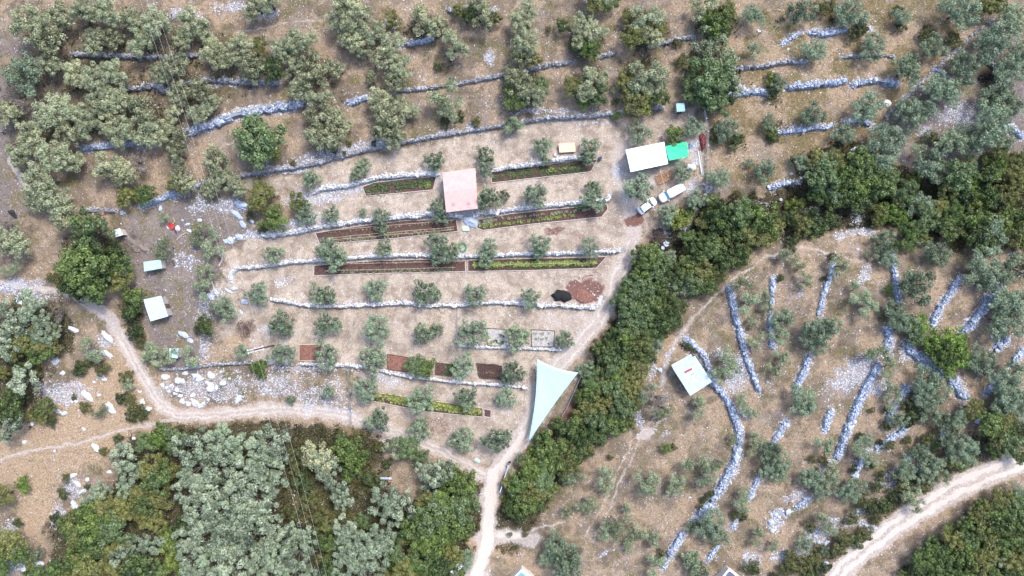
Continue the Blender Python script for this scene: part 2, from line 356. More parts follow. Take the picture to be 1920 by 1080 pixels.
for d_ in (-4.5, 4.5): line('rut', offs(MR, d_), 6, 4, .72)
LR = [(1555,1095),(1620,1030),(1680,985),(1740,948),(1800,913),(1860,885),(1930,862),(2100,800)]
for d_ in (-8.5, 8.5): line('rut', offs(LR, d_), 11, 5, .95)
GR_ = [(985,810),(1008,762),(1035,697),(1078,652),(1115,612),(1143,565),(1166,505),(1188,455)]
for d_ in (-8, 7): line('rut', offs(GR_, d_), 4.5, 3, .85)
line('path', GR_, 30, 7, 1.1)
line('rut', [(890,1090),(905,1050),(915,1010),(918,960),(918,920),(925,890)], 22, 7, 1.1); line('rut', [(925,890),(958,848),(980,815)], 16, 8, .9); blob('rut', 960, 1003, 40, 14, .8); blob('rut', 1185, 300, 20, 20, .6)
line('rut', [(165,562),(90,545),(0,530)], 8, 5, .6)
line('straw', MR, 46, 14, .75); line('straw', LR, 60, 14, .7); line('lav', GR_, 34, 9, .8); blob('lav', 330, 545, 26, 30, .9); blob('lav', 1190, 300, 30, 34, .6)
# red earth
blob('red', 1098, 545, 34, 24, 1.0); blob('red', 1085, 528, 26, 8, .8); blob('red', 1115, 560, 16, 10, .7); blob('red', 1195, 408, 20, 16, .8); blob('red', 1040, 432, 24, 9, .55); blob('red', 1075, 440, 26, 5, .4)
blob('red', 1000, 700, 16, 22, .4); blob('red', 1060, 775, 12, 30, .6, 25); blob('red', 800, 640, 40, 6, .4); blob('red', 1045, 340, 50, 6, .4); blob('red', 1100, 515, 50, 6, .45); blob('red', 800, 800, 60, 20, .45); blob('red', 590, 470, 20, 5, .5); blob('red', 1230, 385, 14, 10, .5)
blob('red', 460, 660, 20, 8, .3); blob('red', 980, 712, 26, 10, .4); blob('red', 1000,20,60,20,.12)
# stony ground
blob('path', 1208, 812, 26, 14, .95, -40); blob('straw', 1246, 655, 18, 40, 1.0, 20); blob('straw', 1150, 960, 60, 40, .5); blob('straw', 1240, 880, 50, 40, .5); blob('straw', 1500, 700, 40, 70, .45); blob('straw', 1370, 560, 40, 50, .4)
SCR = [(345,28,42,13),(460,15,60,13),(500,25,26,12),(425,152,40,8),(300,165,40,7),(235,272,60,7),(520,203,55,9),(725,45,22,9),(915,20,25,12),(560,308,70,12,-8),(640,288,60,11,-14),(700,272,40,9,-14),(860,248,70,7,-8),(1010,210,60,7),(1120,210,60,7),(1060,226,80,4),
 (590,375,60,18,-6),(640,358,60,10,-6),(560,415,50,12,-8),(470,441,30,7),(430,388,40,16),(372,385,18,16),(318,368,40,9,-20),(530,528,22,12),(350,490,20,20),(385,585,16,34),(385,655,16,30),(520,722,60,26),(600,745,58,26),(640,770,30,14),(575,695,90,12),(385,725,80,34),(330,735,30,16),(430,735,40,24),
 (725,712,42,9,10),(735,825,25,6),(1243,446,20,18),(1285,425,12,10),(1430,382,18,7),(1520,392,24,7,-10),(1605,408,13,17),(1612,437,30,8),(1577,445,16,6),(1622,510,12,25,15),(1500,553,10,9),(1222,690,9,30,15),(1196,785,9,20),(1254,816,9,8),(1132,1037,8,8),(1410,1045,20,12),(1470,1043,30,14,-15),(1650,728,28,16),(1668,640,14,20),(1545,872,22,9,-20),
 (1490,930,26,12,-30),(1535,1005,44,20,-35),(1600,970,30,12,-35),(1455,975,16,26,30),(1690,880,24,8,-30),(1500,1035,24,12,-30),(1560,970,20,8),(1660,905,24,10),(1740,880,30,8,-20),(1620,985,24,8),(20,1005,18,30),(40,1060,40,14),(108,965,12,26),(138,915,16,20),(1800,215,50,24),(1860,60,16,12),(40,548,60,10,8),(40,533,50,7),(918,112,10,18),(1250,665,10,12),(200,640,14,10),(120,735,50,26,0),(1295,680,10,26),(1380,700,30,40),
 (1350,665,8,14),(1395,775,12,20),(1510,65,60,4),(1370,172,30,8),(1575,245,14,7),(1330,350,16,14),(1297,355,14,20),(1305,275,10,20),(1455,430,14,12),(1600,700,60,24,-30),(1700,660,14,20),(1790,715,20,16),(500,620,14,16),(410,560,12,20),(1850,230,40,8,30),(1735,245,20,14),(620,740,40,30),(1160,320,16,16),(880,395,14,8),(1305,300,8,24)]
for s_ in SCR: blob('stone', s_[0], s_[1], s_[2], s_[3], .62 if 280 < s_[0] < 680 and s_[1] > 470 else .9, s_[4] if len(s_) > 4 else 0)
for pts, wd, up, step, tone, lab, top, fall in W:
    line('stone', pts, wd+(8 if tone == 'b' else 3), 4, .7 if tone == 'b' else .5)
# dark leaf litter / undergrowth under dense stands
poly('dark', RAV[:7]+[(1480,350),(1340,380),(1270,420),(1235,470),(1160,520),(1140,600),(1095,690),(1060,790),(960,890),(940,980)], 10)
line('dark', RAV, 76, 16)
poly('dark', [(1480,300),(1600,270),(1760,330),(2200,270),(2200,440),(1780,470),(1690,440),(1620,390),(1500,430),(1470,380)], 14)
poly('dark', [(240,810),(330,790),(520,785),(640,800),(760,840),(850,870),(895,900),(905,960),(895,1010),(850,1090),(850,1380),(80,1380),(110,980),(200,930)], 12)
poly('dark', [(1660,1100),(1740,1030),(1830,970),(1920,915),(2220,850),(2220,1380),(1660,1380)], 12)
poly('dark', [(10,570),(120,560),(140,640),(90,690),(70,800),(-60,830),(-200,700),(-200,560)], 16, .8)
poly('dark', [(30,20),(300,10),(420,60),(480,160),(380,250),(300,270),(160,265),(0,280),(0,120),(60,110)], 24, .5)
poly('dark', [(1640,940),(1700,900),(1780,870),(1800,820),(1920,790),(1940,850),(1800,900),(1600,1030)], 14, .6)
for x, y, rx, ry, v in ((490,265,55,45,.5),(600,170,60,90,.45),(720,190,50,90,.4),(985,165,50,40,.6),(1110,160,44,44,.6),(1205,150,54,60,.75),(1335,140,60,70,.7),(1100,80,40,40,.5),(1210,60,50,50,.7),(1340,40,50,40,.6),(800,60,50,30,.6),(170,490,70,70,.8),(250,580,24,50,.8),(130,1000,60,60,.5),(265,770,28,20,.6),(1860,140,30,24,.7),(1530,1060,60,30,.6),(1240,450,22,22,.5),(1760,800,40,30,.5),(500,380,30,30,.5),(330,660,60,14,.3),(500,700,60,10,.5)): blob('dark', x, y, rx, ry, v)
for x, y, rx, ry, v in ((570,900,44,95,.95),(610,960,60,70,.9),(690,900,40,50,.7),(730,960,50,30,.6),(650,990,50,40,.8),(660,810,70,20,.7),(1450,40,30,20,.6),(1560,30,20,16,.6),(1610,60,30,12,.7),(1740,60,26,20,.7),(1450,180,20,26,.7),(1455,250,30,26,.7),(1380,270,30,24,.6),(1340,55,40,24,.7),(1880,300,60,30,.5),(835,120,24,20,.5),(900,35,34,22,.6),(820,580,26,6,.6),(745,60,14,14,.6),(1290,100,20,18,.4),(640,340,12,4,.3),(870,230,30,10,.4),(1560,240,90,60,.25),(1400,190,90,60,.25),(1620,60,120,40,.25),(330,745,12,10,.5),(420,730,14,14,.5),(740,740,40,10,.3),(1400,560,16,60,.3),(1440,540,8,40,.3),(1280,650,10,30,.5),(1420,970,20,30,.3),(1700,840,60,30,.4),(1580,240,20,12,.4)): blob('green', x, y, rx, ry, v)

CL = np.clip(1.25-np.hypot((WU-775)/75, (WV-885)/48), 0, 1); M['dark'] *= 1-.95*np.clip(CL*2, 0, 1); M['pale'] = np.maximum(M['pale'], .3*CL)
M['pale'] *= 1-.9*np.clip(M['lav'], 0, 1)*(GU < 500); M['straw'] *= 1-.7*np.clip(M['lav'], 0, 1)
# ------------------------------------------------------------- ground material
def ground_mat():
    m, n, b, _ = newmat('earth'); q = N(n); p = q.pos()
    nL = q.noise(.12, 3, .6, p); nM = q.noise(.7, 4, .65, p); nF = q.noise(3.2, 4, .7, p); nX = q.noise(9, 3, .75, p)
    c = q.mix(q.ramp(nM, .35, .65), (.15,.122,.095), (.25,.205,.165))
    c = q.mix(q.ramp(nL, .35, .68, 0, .7), c, (.27,.215,.155))
    def m_(k, lo=.35, hi=.65, amp=.55, nz=nF):
        v = q.math('MULTIPLY_ADD', nz, amp, -amp/2); v = q.math('ADD', q.attr(k), v)
        v = q.math('ADD', v, q.math('MULTIPLY_ADD', nM, .5, -.25)); return q.ramp(v, lo, hi)
    c = q.mix(q.math('MULTIPLY', m_('ochre', .2, .8), .75), c, q.mix(q.ramp(nF, .35, .65), (.15,.115,.05), (.33,.25,.115)))
    c = q.mix(q.math('MULTIPLY', m_('lav', .2, .8), .85), c, q.mix(q.ramp(nF, .35, .65), (.17,.15,.155), (.26,.235,.24)))
    gw = q.noise(.28, 4, .7, p); c = q.mix(q.ramp(gw, .50, .62, 0, .8), c, q.mix(q.ramp(nF, .35, .65), (.09,.09,.035), (.235,.215,.095)))
    gs = q.noise(.19, 4, .65, p, True); ss = q.node('ShaderNodeSeparateColor'); q.link(gs, ss.inputs[0])
    c = q.mix(q.math('MULTIPLY', q.ramp(ss.outputs[1], .45, .58, 0, .85), q.ramp(q.attr('lav'), .2, .7, 1, .15)), c, q.mix(q.ramp(nF, .3, .7), (.34,.25,.17), (.53,.405,.29)))
    c = q.mix(q.ramp(ss.outputs[2], .52, .68, 0, .6), c, (.34,.29,.26))
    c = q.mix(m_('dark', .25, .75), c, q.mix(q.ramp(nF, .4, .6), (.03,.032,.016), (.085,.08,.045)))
    c = q.mix(m_('pale', .2, .9), c, q.mix(q.ramp(q.math('MULTIPLY_ADD', gw, .7, q.math('MULTIPLY', nM, .5)), .45, .72), (.34,.278,.225), (.58,.49,.405)))
    c = q.mix(m_('straw', .3, .9), c, q.mix(q.ramp(nF, .35, .65), (.37,.26,.165), (.55,.42,.29)))
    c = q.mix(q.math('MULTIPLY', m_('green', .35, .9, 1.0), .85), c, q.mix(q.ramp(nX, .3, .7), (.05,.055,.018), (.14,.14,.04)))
    # mottle: tufts of dead grass, litter
    c = q.mix(q.ramp(nX, .42, .60, .55, 0), c, (.07,.05,.035))
    c = q.mix(q.ramp(q.noise(5.5, 2, .6, p), .58, .72, 0, .5), c, (.48,.37,.25))
    c = q.mix(q.math('MULTIPLY', m_('path', .25, .85, .5), .85), c, q.mix(q.ramp(nF, .3, .75), (.35,.305,.28), (.54,.475,.435)))
    c = q.mix(m_('rut', .3, .8, .6), c, q.mix(q.ramp(nX, .35, .65), (.46,.395,.34), (.67,.595,.54)))
    c = q.mix(m_('red', .3, .62, .9), c, q.mix(q.ramp(nX, .35, .65), (.12,.062,.052), (.23,.125,.10)))
    # stones lying in the earth
    wv = q.node('ShaderNodeVectorMath', operation='ADD'); q.link(p, wv.inputs[0])
    sc = q.node('ShaderNodeVectorMath', operation='SCALE'); q.link(q.noise(4, 2, .5, p, True), sc.inputs[0]); sc.inputs['Scale'].default_value = .25; q.link(sc.outputs[0], wv.inputs[1]); wp = wv.outputs[0]
    vd = q.voro(3.4, wp); vc = q.voro(3.4, wp, 'Color'); sep = q.node('ShaderNodeSeparateColor'); q.link(vc, sep.inputs[0])
    r1, r2 = sep.outputs[0], sep.outputs[1]
    stcol = q.mix(r2, (.36,.40,.50), (.66,.68,.74))
    sm = q.math('ADD', q.attr('stone'), q.math('MULTIPLY_ADD', nM, 1.5, -.8))
    have = q.math('GREATER_THAN', q.math('ADD', q.math('MULTIPLY', sm, .95), .02), r1)
    cell = q.ramp(vd, .38, .52, 1, 0)
    c = q.mix(q.math('MULTIPLY', q.math('MULTIPLY', q.ramp(sm, .25, .8), .55), q.ramp(nF, .3, .6)), c, (.33,.34,.39))
    c = q.mix(q.math('MULTIPLY', have, cell), c, stcol)
    vd2 = q.voro(5.5, p); vc2 = q.voro(5.5, p, 'Color'); sep2 = q.node('ShaderNodeSeparateColor'); q.link(vc2, sep2.inputs[0])
    pm = q.math('ADD', q.math('MULTIPLY', nL, .14), q.math('ADD', q.math('MULTIPLY', q.attr('stone'), .35), q.math('MULTIPLY', q.attr('pale'), .03)))
    have2 = q.math('LESS_THAN', sep2.outputs[0], q.math('MULTIPLY', pm, q.ramp(nM, .42, .6, .1, 1.6)))
    c = q.mix(q.math('MULTIPLY', q.math('MULTIPLY', have2, q.ramp(vd2, .25, .45, 1, 0)), .8), c, (.72,.69,.66))
    q.link(c, b.inputs['Base Color']); b.inputs['Roughness'].default_value = .95; b.inputs['Specular IOR Level'].default_value = .1
    h = q.math('ADD', nF, q.math('MULTIPLY', nX, .5)); h = q.math('ADD', h, q.math('MULTIPLY', q.math('MULTIPLY', have, cell), .8))
    q.bump(h, .8, .16, b)
    return m
EARTH = ground_mat()
k = (HC-ZB)/HC; GX = (GU-960)/10*k; GY = (540-GV)/10*k
nr, nc = GU.shape; I = np.arange(nr*nc).reshape(nr, nc)
FQ = np.stack([I[:-1, :-1], I[1:, :-1], I[1:, 1:], I[:-1, 1:]], -1).reshape(-1, 4)
VV = np.stack([GX, GY, Z], -1).reshape(-1, 3)
pn = M['path']+.35*(vnoise(GU, GV, 9, 21)-.5)
isroad = (pn[:-1, :-1] > .5).ravel()
def sub(name, faces, kind='structure'):
    used = np.unique(faces); mp = np.full(nr*nc, -1); mp[used] = np.arange(len(used))
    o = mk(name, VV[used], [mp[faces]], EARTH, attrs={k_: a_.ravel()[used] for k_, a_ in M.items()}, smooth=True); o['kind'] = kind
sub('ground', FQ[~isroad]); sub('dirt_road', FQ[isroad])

# ------------------------------------------------------------- stones
ph = (1+5**.5)/2
ICO = np.array([(-1,ph,0),(1,ph,0),(-1,-ph,0),(1,-ph,0),(0,-1,ph),(0,1,ph),(0,-1,-ph),(0,1,-ph),(ph,0,-1),(ph,0,1),(-ph,0,-1),(-ph,0,1)])/math.hypot(1, ph)
ICF = np.array([(0,11,5),(0,5,1),(0,1,7),(0,7,10),(0,10,11),(1,5,9),(5,11,4),(11,10,2),(10,7,6),(7,1,8),(3,9,4),(3,4,2),(3,2,6),(3,6,8),(3,8,9),(4,9,5),(2,4,11),(6,2,10),(8,6,7),(9,8,1)])
OCT = np.array([(1,0,0),(-1,0,0),(0,1,0),(0,-1,0),(0,0,1),(0,0,-1)], float)
OCF = np.array([(0,2,4),(2,1,4),(1,3,4),(3,0,4),(2,0,5),(1,2,5),(3,1,5),(0,3,5)])
def stones(pos, size, BV=ICO, BF=ICF, flat=.62, jit=.22):
    n = len(pos); m = len(BV); V = BV[None]*(1+rng.uniform(-jit, jit, (n, m, 1)))
    sc = np.stack([size*rng.uniform(.8, 1.35, n), size*rng.uniform(.6, 1, n), size*flat*rng.uniform(.8, 1.2, n)], -1)
    V = V*sc[:, None]; a = rng.uniform(0, 6.28, n); c, s = np.cos(a)[:, None], np.sin(a)[:, None]
    X = V[..., 0]*c-V[..., 1]*s; Y = V[..., 0]*s+V[..., 1]*c; t = rng.uniform(-.35, .35, (n, 1))
    V = np.stack([X, Y*np.cos(t)-V[..., 2]*np.sin(t), Y*np.sin(t)+V[..., 2]*np.cos(t)], -1)+pos[:, None]
    F = (BF[None]+(np.arange(n)*m)[:, None, None]).reshape(-1, 3)
    return V.reshape(-1, 3), F, np.repeat(rng.random(n), m)
ST = {'w': tintmat('limestone_white', (.38,.38,.39), (.76,.76,.77)), 'b': tintmat('limestone_blue_grey', (.18,.22,.29), (.54,.61,.75)), 'g': tintmat('limestone_grey', (.15,.155,.17), (.42,.43,.46))}
for pts, wd, up, step, tone, lab, top, fall in W:
    # resample
    out = []; carry = 0
    for (x1, y1), (x2, y2) in zip(pts[:-1], pts[1:]):
        L = math.hypot(x2-x1, y2-y1); n_ = max(2, int(L/2.4)); tx, ty = (x2-x1)/L, (y2-y1)/L
        for i in range(n_):
            t = i/n_; out.append((x1+(x2-x1)*t, y1+(y2-y1)*t, tx, ty))
    wd *= {'w': .52, 'g': .7, 'b': .78}[tone]; A = np.array(out); nxp, nyp = A[:, 3]*up, -A[:, 2]*up           # unit vector towards the uphill side
    wob = (vnoise(A[:, 0], A[:, 1], 9, 5)-.5)*.6*wd; wloc = wd*(.5+.9*vnoise(A[:, 0]+99, A[:, 1], 10, 6))
    hi = ground(A[:, 0]+nxp*(wd/2+3), A[:, 1]+nyp*(wd/2+3)); lo = ground(A[:, 0]-nxp*(wd/2+3), A[:, 1]-nyp*(wd/2+3))
    zt = np.maximum(hi, lo)+top
    na = max(2, int(round(wd/2.1))); Ps = []; sz = []
    for j in range(na+1):
        f = j/na-.5
        U = A[:, 0]+wob*nxp+nxp*f*wloc+rng.normal(0, .6, len(A)); V_ = A[:, 1]+wob*nyp+nyp*f*wloc+rng.normal(0, .6, len(A))
        X, Y = B(U, V_); Ps.append(np.stack([X, Y, zt+rng.normal(0, .09, len(A))-.04-.15*(abs(f) > .45)], -1)); sz.append(np.exp(rng.normal(math.log(.17), .35, len(A))))
    for q_ in (.3, .6, .9):                                         # the face towards the lower terrace
        U = A[:, 0]+wob*nxp-nxp*(.52*wloc+q_*1.2)+rng.normal(0, .3, len(A)); V_ = A[:, 1]+wob*nyp-nyp*(.52*wloc+q_*1.2)
        X, Y = B(U, V_); Ps.append(np.stack([X, Y, zt-(zt-lo)*q_], -1)); sz.append(rng.uniform(.14, .24, len(A)))
    c4 = []
    for f_, zz in ((-.55, lo-.15), (-.42, zt-.16), (.42, zt-.16), (.5, hi-.15)):
        X, Y = B(A[:, 0]+wob*nxp+nxp*f_*wloc, A[:, 1]+wob*nyp+nyp*f_*wloc); c4.append(np.stack([X, Y, zz], -1))
    Ps = np.concatenate(Ps); sz = np.concatenate(sz)
    keep = rng.random(len(Ps)) > .05; keep &= np.tile(vnoise(A[:, 0], A[:, 1]+300, 11, 61) > (.12 if tone == 'w' else .2), len(Ps)//len(A)); v, f, t = stones(Ps[keep], sz[keep])
    na_ = len(A); CV = np.concatenate(c4); ix = np.arange(na_-1); CF = np.concatenate([np.stack([ix+a*na_, ix+1+a*na_, ix+1+(a+1)*na_, ix+(a+1)*na_], -1) for a in range(3)])
    o = mk('stone_wall', np.concatenate([v, CV]), [f, CF+len(v)], ST[tone], attrs={'tint': np.concatenate([t, np.full(len(CV), .1)])}); tag(o, lab, 'stone wall', 'dry stone terrace walls', 'thing')
# loose scree
def scatter(mask_fn, n, box=(-60, 1980, -60, 1140)):
    U = rng.uniform(box[0], box[1], n); V_ = rng.uniform(box[2], box[3], n); keep = rng.random(n) < mask_fn(U, V_); return U[keep], V_[keep]
def smf(U, V_): return np.clip(bil(M['stone'], U, V_)*1.1-.15, 0, 1)*(.25+1.1*(vnoise(U, V_, 8, 31) > .5))*(.3+1.3*(vnoise(U, V_, 22, 35) > .4))*(1-.6*np.clip(bil(M['lav'], U, V_), 0, 1))+.028*(vnoise(U, V_, 40, 33) > .52)*(vnoise(U, V_, 9, 34) > .5)
U, V_ = scatter(smf, 230000); X, Y = B(U, V_)
sz = np.exp(rng.normal(math.log(.085), .45, len(U))); sz = np.clip(sz, .04, .34)
v, f, t = stones(np.stack([X, Y, ground(U, V_)+sz*.2], -1), sz, OCT, OCF, .6, .3)
tag(mk('loose_stones', v, [f], tintmat('scree_stone', (.30,.33,.41), (.66,.69,.78)), attrs={'tint': t}), 'scattered loose pale stones over the terraces', 'stones', kind='stuff')
print('scree', len(U))

# dry grass tufts
def gm(U, V_): 
    return np.clip(.5+.5*vnoise(U, V_, 18, 41)-1.2*bil(M['path'], U, V_)-.45*np.clip(bil(M['pale'], U, V_), 0, 1)-.5*bil(M['stone'], U, V_)-.5*bil(M['red'], U, V_), 0, 1)*.8
U, V_ = scatter(gm, 150000)
def tufts(U, V_, hgt, wid, name, mat, label, cat, blades=4, spread=.12):
    n = len(U)*blades; U = np.repeat(U, blades)+rng.normal(0, spread*10, n); V_ = np.repeat(V_, blades)+rng.normal(0, spread*10, n)
    X, Y = B(U, V_); Zg = ground(U, V_); a = rng.uniform(0, 6.28, n); h = hgt*rng.uniform(.5, 1.3, n); w_ = wid*rng.uniform(.6, 1.3, n)
    dx, dy = np.cos(a), np.sin(a); lean = rng.uniform(.4, 1.3, n)*h
    b0 = np.stack([X-dy*w_/2, Y+dx*w_/2, Zg-.02], -1); b1 = np.stack([X+dy*w_/2, Y-dx*w_/2, Zg-.02], -1)
    tp = np.stack([X+dx*lean, Y+dy*lean, Zg+h], -1)
    V3 = np.stack([b0, b1, tp], 1).reshape(-1, 3); F3 = np.arange(3*n).reshape(-1, 3)
    o = mk(name, V3, [F3], mat, attrs={'tint': np.repeat(np.repeat(rng.random(n//blades), blades), 3)}); tag(o, label, cat, kind='stuff')
och = bil(M['ochre'], U, V_)+bil(M['straw'], U, V_)
tufts(U, V_, .16, .09, 'dry_grass', leafmat('dead_grass', (.10,.075,.045), (.50,.39,.24)), 'dry straw coloured grass tufts over the slopes', 'grass')
def um(U, V_): return np.clip(bil(M['green'], U, V_)*.9+bil(M['dark'], U, V_)*.85-.9*bil(M['path'], U, V_)-.2, 0, 1)*(vnoise(U, V_, 10, 44) > .4)*.9
U, V_ = scatter(um, 130000)
tufts(U, V_, .42, .20, 'low_scrub', leafmat('scrub_leaf', (.018,.022,.008), (.10,.105,.03)), 'low green and brown scrub under the trees', 'scrub', 6, .25)

# ------------------------------------------------------------- trees and shrubs
def crown(seed, Rr, hc, zc, nl, lr, per, leaf, style):
    """one crown of many leaf clusters; style: 'limb' ragged with gaps, 'round' compact, 'dense' full dome, 'tuft' many bright tufts"""
    g = np.random.default_rng(seed); C = []
    if style == 'limb':
        nb = g.integers(6, 9); th = np.sort(g.uniform(0, 6.28, nb)); ext = g.uniform(.62 if Rr > 3 else .75, 1.0, nb)
        for i in range(nl):
            k_ = g.integers(0, nb); t = g.uniform(.15, 1)**.7; a = th[k_]+g.normal(0, .22); r = ext[k_]*t*Rr*.88
            C.append((r*math.cos(a)+g.normal(0, .07)*Rr, r*math.sin(a)+g.normal(0, .07)*Rr, zc+hc*(g.uniform(-.3, .95)*(1-.55*t*t))))
    else:
        ir = 1+.17*np.sin(3*np.linspace(0, 6.28, 24)+g.uniform(0, 6))+.1*np.sin(2*np.linspace(0, 6.28, 24)+g.uniform(0, 6))+g.uniform(-.2, .2, 24)
        for i in range(nl):
            a = g.uniform(0, 6.28); rr = math.sqrt(g.uniform(0, 1))*.86; k_ = ir[int(a/6.2832*24) % 24]
            top = math.sqrt(max(0, 1-rr*rr)); z = zc+hc*(top*g.uniform(.35, 1.0) if style != 'round' else top*g.uniform(-.35, 1))
            C.append((rr*k_*Rr*math.cos(a), rr*k_*Rr*math.sin(a), z))
    C = np.array(C); n = len(C); cr = g.uniform(lr[0], lr[1], n)
    d = g.normal(0, 1, (n, per, 3)); d /= np.linalg.norm(d, axis=2, keepdims=True); d[..., 2] = np.where(d[..., 2] < -.25, -d[..., 2], d[..., 2])
    rad = cr[:, None]*g.uniform(.45, 1.05, (n, per))**.6
    Pp = C[:, None]+d*rad[..., None]*np.array([1, 1, .8]); nrm = d+g.normal(0, .55, d.shape); nrm /= np.linalg.norm(nrm, axis=2, keepdims=True)
    up = g.normal(0, 1, d.shape); t1 = np.cross(nrm, up); t1 /= np.linalg.norm(t1, axis=2, keepdims=True); t2 = np.cross(nrm, t1)
    l = leaf[0]*g.uniform(.6, 1.3, (n, per, 1)); w_ = leaf[1]*g.uniform(.6, 1.3, (n, per, 1))
    q = np.stack([Pp-t1*l/2, Pp+t2*w_/2, Pp+t1*l/2, Pp-t2*w_/2], 2).reshape(-1, 3)
    tint = np.clip(g.uniform(.05, .9, (n, 1))+g.normal(0, .3, (n, per)), 0, 1)
    return q, np.arange(len(q)).reshape(-1, 4), np.repeat(tint.ravel(), 4), C
def trunkmesh(seed, C, th, tr, frac, forks):
    g = random.Random(seed); b = MB(); mid = (g.uniform(-.1, .1), g.uniform(-.1, .1), th)
    b.tube([(0, 0, -.35), (g.uniform(-.06, .06), 0, th*.5), mid], [tr*1.25, tr*.95, tr*.8], 8)
    for i in g.sample(range(len(C)), min(forks, len(C))):
        e = C[i]; m_ = (mid[0]+(e[0]-mid[0])*.5+g.uniform(-.15, .15), mid[1]+(e[1]-mid[1])*.5+g.uniform(-.15, .15), mid[2]+(e[2]-mid[2])*.55+.1)
        b.tube([mid, m_, tuple(e)], [tr*.55, tr*.32, tr*.08], 5, False)
        for _ in range(2):
            f = (e[0]+g.uniform(-.5, .5), e[1]+g.uniform(-.5, .5), e[2]+g.uniform(-.2, .4)); b.tube([m_, f], [tr*.22, tr*.05], 4, False)
    return b
BARK = plain('bark', (.085,.068,.055), .95, .35, 6); BARKL = plain('bark_grey', (.16,.145,.135), .95, .3, 6)
LM = {'O': leafmat('olive_leaf_silver', (.075,.09,.045), (.53,.55,.32), (.42,.47,.28)),
      'Y': leafmat('young_olive_leaf', (.04,.075,.042), (.34,.42,.25), (.30,.40,.255)),
      'P': leafmat('pale_olive_leaf', (.10,.125,.065), (.44,.50,.29), (.38,.47,.28)),
      'D': leafmat('evergreen_oak_leaf', (.016,.036,.010), (.155,.24,.06), (.25,.26,.075)),
      'G': leafmat('green_leaf', (.024,.052,.013), (.20,.28,.06), (.17,.25,.10)),
      'L': leafmat('silver_tuft_leaf', (.035,.06,.036), (.45,.53,.36), (.34,.43,.28)),
      'S': leafmat('dark_shrub_leaf', (.015,.030,.009), (.115,.16,.045), (.16,.17,.05)),
      'U': leafmat('yellow_green_leaf', (.06,.085,.012), (.30,.34,.06), (.20,.28,.06)),
      'V': leafmat('bright_green_leaf', (.045,.085,.012), (.23,.36,.06)),
      'R': leafmat('red_brown_leaf', (.05,.02,.015), (.20,.10,.075)),
      'W': leafmat('dead_twigs', (.12,.10,.085), (.40,.36,.31))}
# kind: radius m, half height, centre height, lobes, lobe radius, leaves per lobe, leaf size, style, trunk height, trunk radius, variants, noun, category, name, adjective
K = {'O': (4.0, 2.1, 3.6, 56, (.5, .9), 88, (.38, .19), 'limb', 1.5, .30, 6, 'large silvery olive tree', 'olive tree', 'olive_tree'),
     'Y': (2.0, 1.4, 1.9, 44, (.24, .5), 64, (.28, .13), 'round', .9, .12, 6, 'young grey-green olive tree', 'olive tree', 'olive_tree'),
     'P': (2.4, 1.2, 2.1, 34, (.36, .66), 58, (.26, .11), 'limb', 1.0, .13, 5, 'pale loose olive tree', 'olive tree', 'olive_tree'),
     'Q': (2.4, 1.5, 2.1, 46, (.42, .66), 95, (.26, .12), 'round', .9, .15, 5, 'round blue-green olive tree', 'olive tree', 'olive_tree'),
     'D': (3.2, 2.6, 2.3, 46, (.45, .9), 100, (.33, .22), 'dense', 1.6, .20, 5, 'dense dark evergreen tree', 'evergreen tree', 'evergreen_tree'),
     'G': (3.0, 2.4, 2.3, 40, (.45, .9), 100, (.34, .23), 'dense', 1.6, .18, 4, 'mid-green leafy tree', 'tree', 'leafy_tree'),
     'L': (3.5, 3.2, 3.1, 30, (.5, .85), 100, (.38, .23), 'dense', 2.2, .20, 5, 'silver-leaved tufted tree', 'tree', 'silver_leaved_tree'),
     'S': (1.5, .9, .7, 22, (.35, .55), 90, (.22, .14), 'dense', .4, .07, 4, 'dark green shrub', 'shrub', 'shrub'),
     'U': (1.5, 1.1, .9, 24, (.35, .6), 90, (.24, .16), 'dense', .5, .08, 3, 'yellow-green bush', 'bush', 'bush'),
     'V': (2.6, 1.5, 1.6, 46, (.4, .75), 105, (.26, .17), 'dense', 1.0, .13, 3, 'bright green tree', 'tree', 'leafy_tree'),
     'R': (1.6, .8, .6, 20, (.35, .55), 70, (.20, .07), 'dense', .4, .07, 1, 'red-brown dry bush', 'bush', 'bush'),
     'W': (2.2, 1.2, 1.9, 22, (.3, .5), 40, (.24, .06), 'limb', .9, .12, 2, 'grey half-bare tree', 'tree', 'bare_tree')}
MATK = {'Q': 'Y'}
PROTO = {}
for ki, (k_, a) in enumerate(K.items()):
    PROTO[k_] = []
    for i in range(a[10]):
        q, F, t, C = crown(100*ki+i, a[0], a[1], a[2], a[3], a[4], a[5], a[6], a[7])
        cm = mk('crown', q, [F], LM[MATK.get(k_, k_)], attrs={'tint': t}, link=False)
        tb = trunkmesh(ki*50+i, C, a[8], a[9], .5, 7 if k_ in 'OYPQGL' else 5)
        if k_ == 'W': tb = trunkmesh(ki*50+i, C, a[8], a[9], .5, 20)
        tm = mk('trunk', tb.V, tb.F, BARKL if k_ in 'PWL' else BARK, link=False)
        PROTO[k_].append((cm, tm))
ORD = ['first','second','third','fourth','fifth','sixth','seventh','eighth','ninth','tenth','eleventh','twelfth','thirteenth','fourteenth','fifteenth','sixteenth','seventeenth','eighteenth','nineteenth','twentieth','twenty-first','twenty-second','twenty-third','twenty-fourth']
LABELS = {}
RK = {'L': 1.14, 'D': 1.08, 'G': 1.1, 'Y': 1.14, 'P': 1.38, 'Q': 1.14, 'O': 1.12, 'W': 1.15}
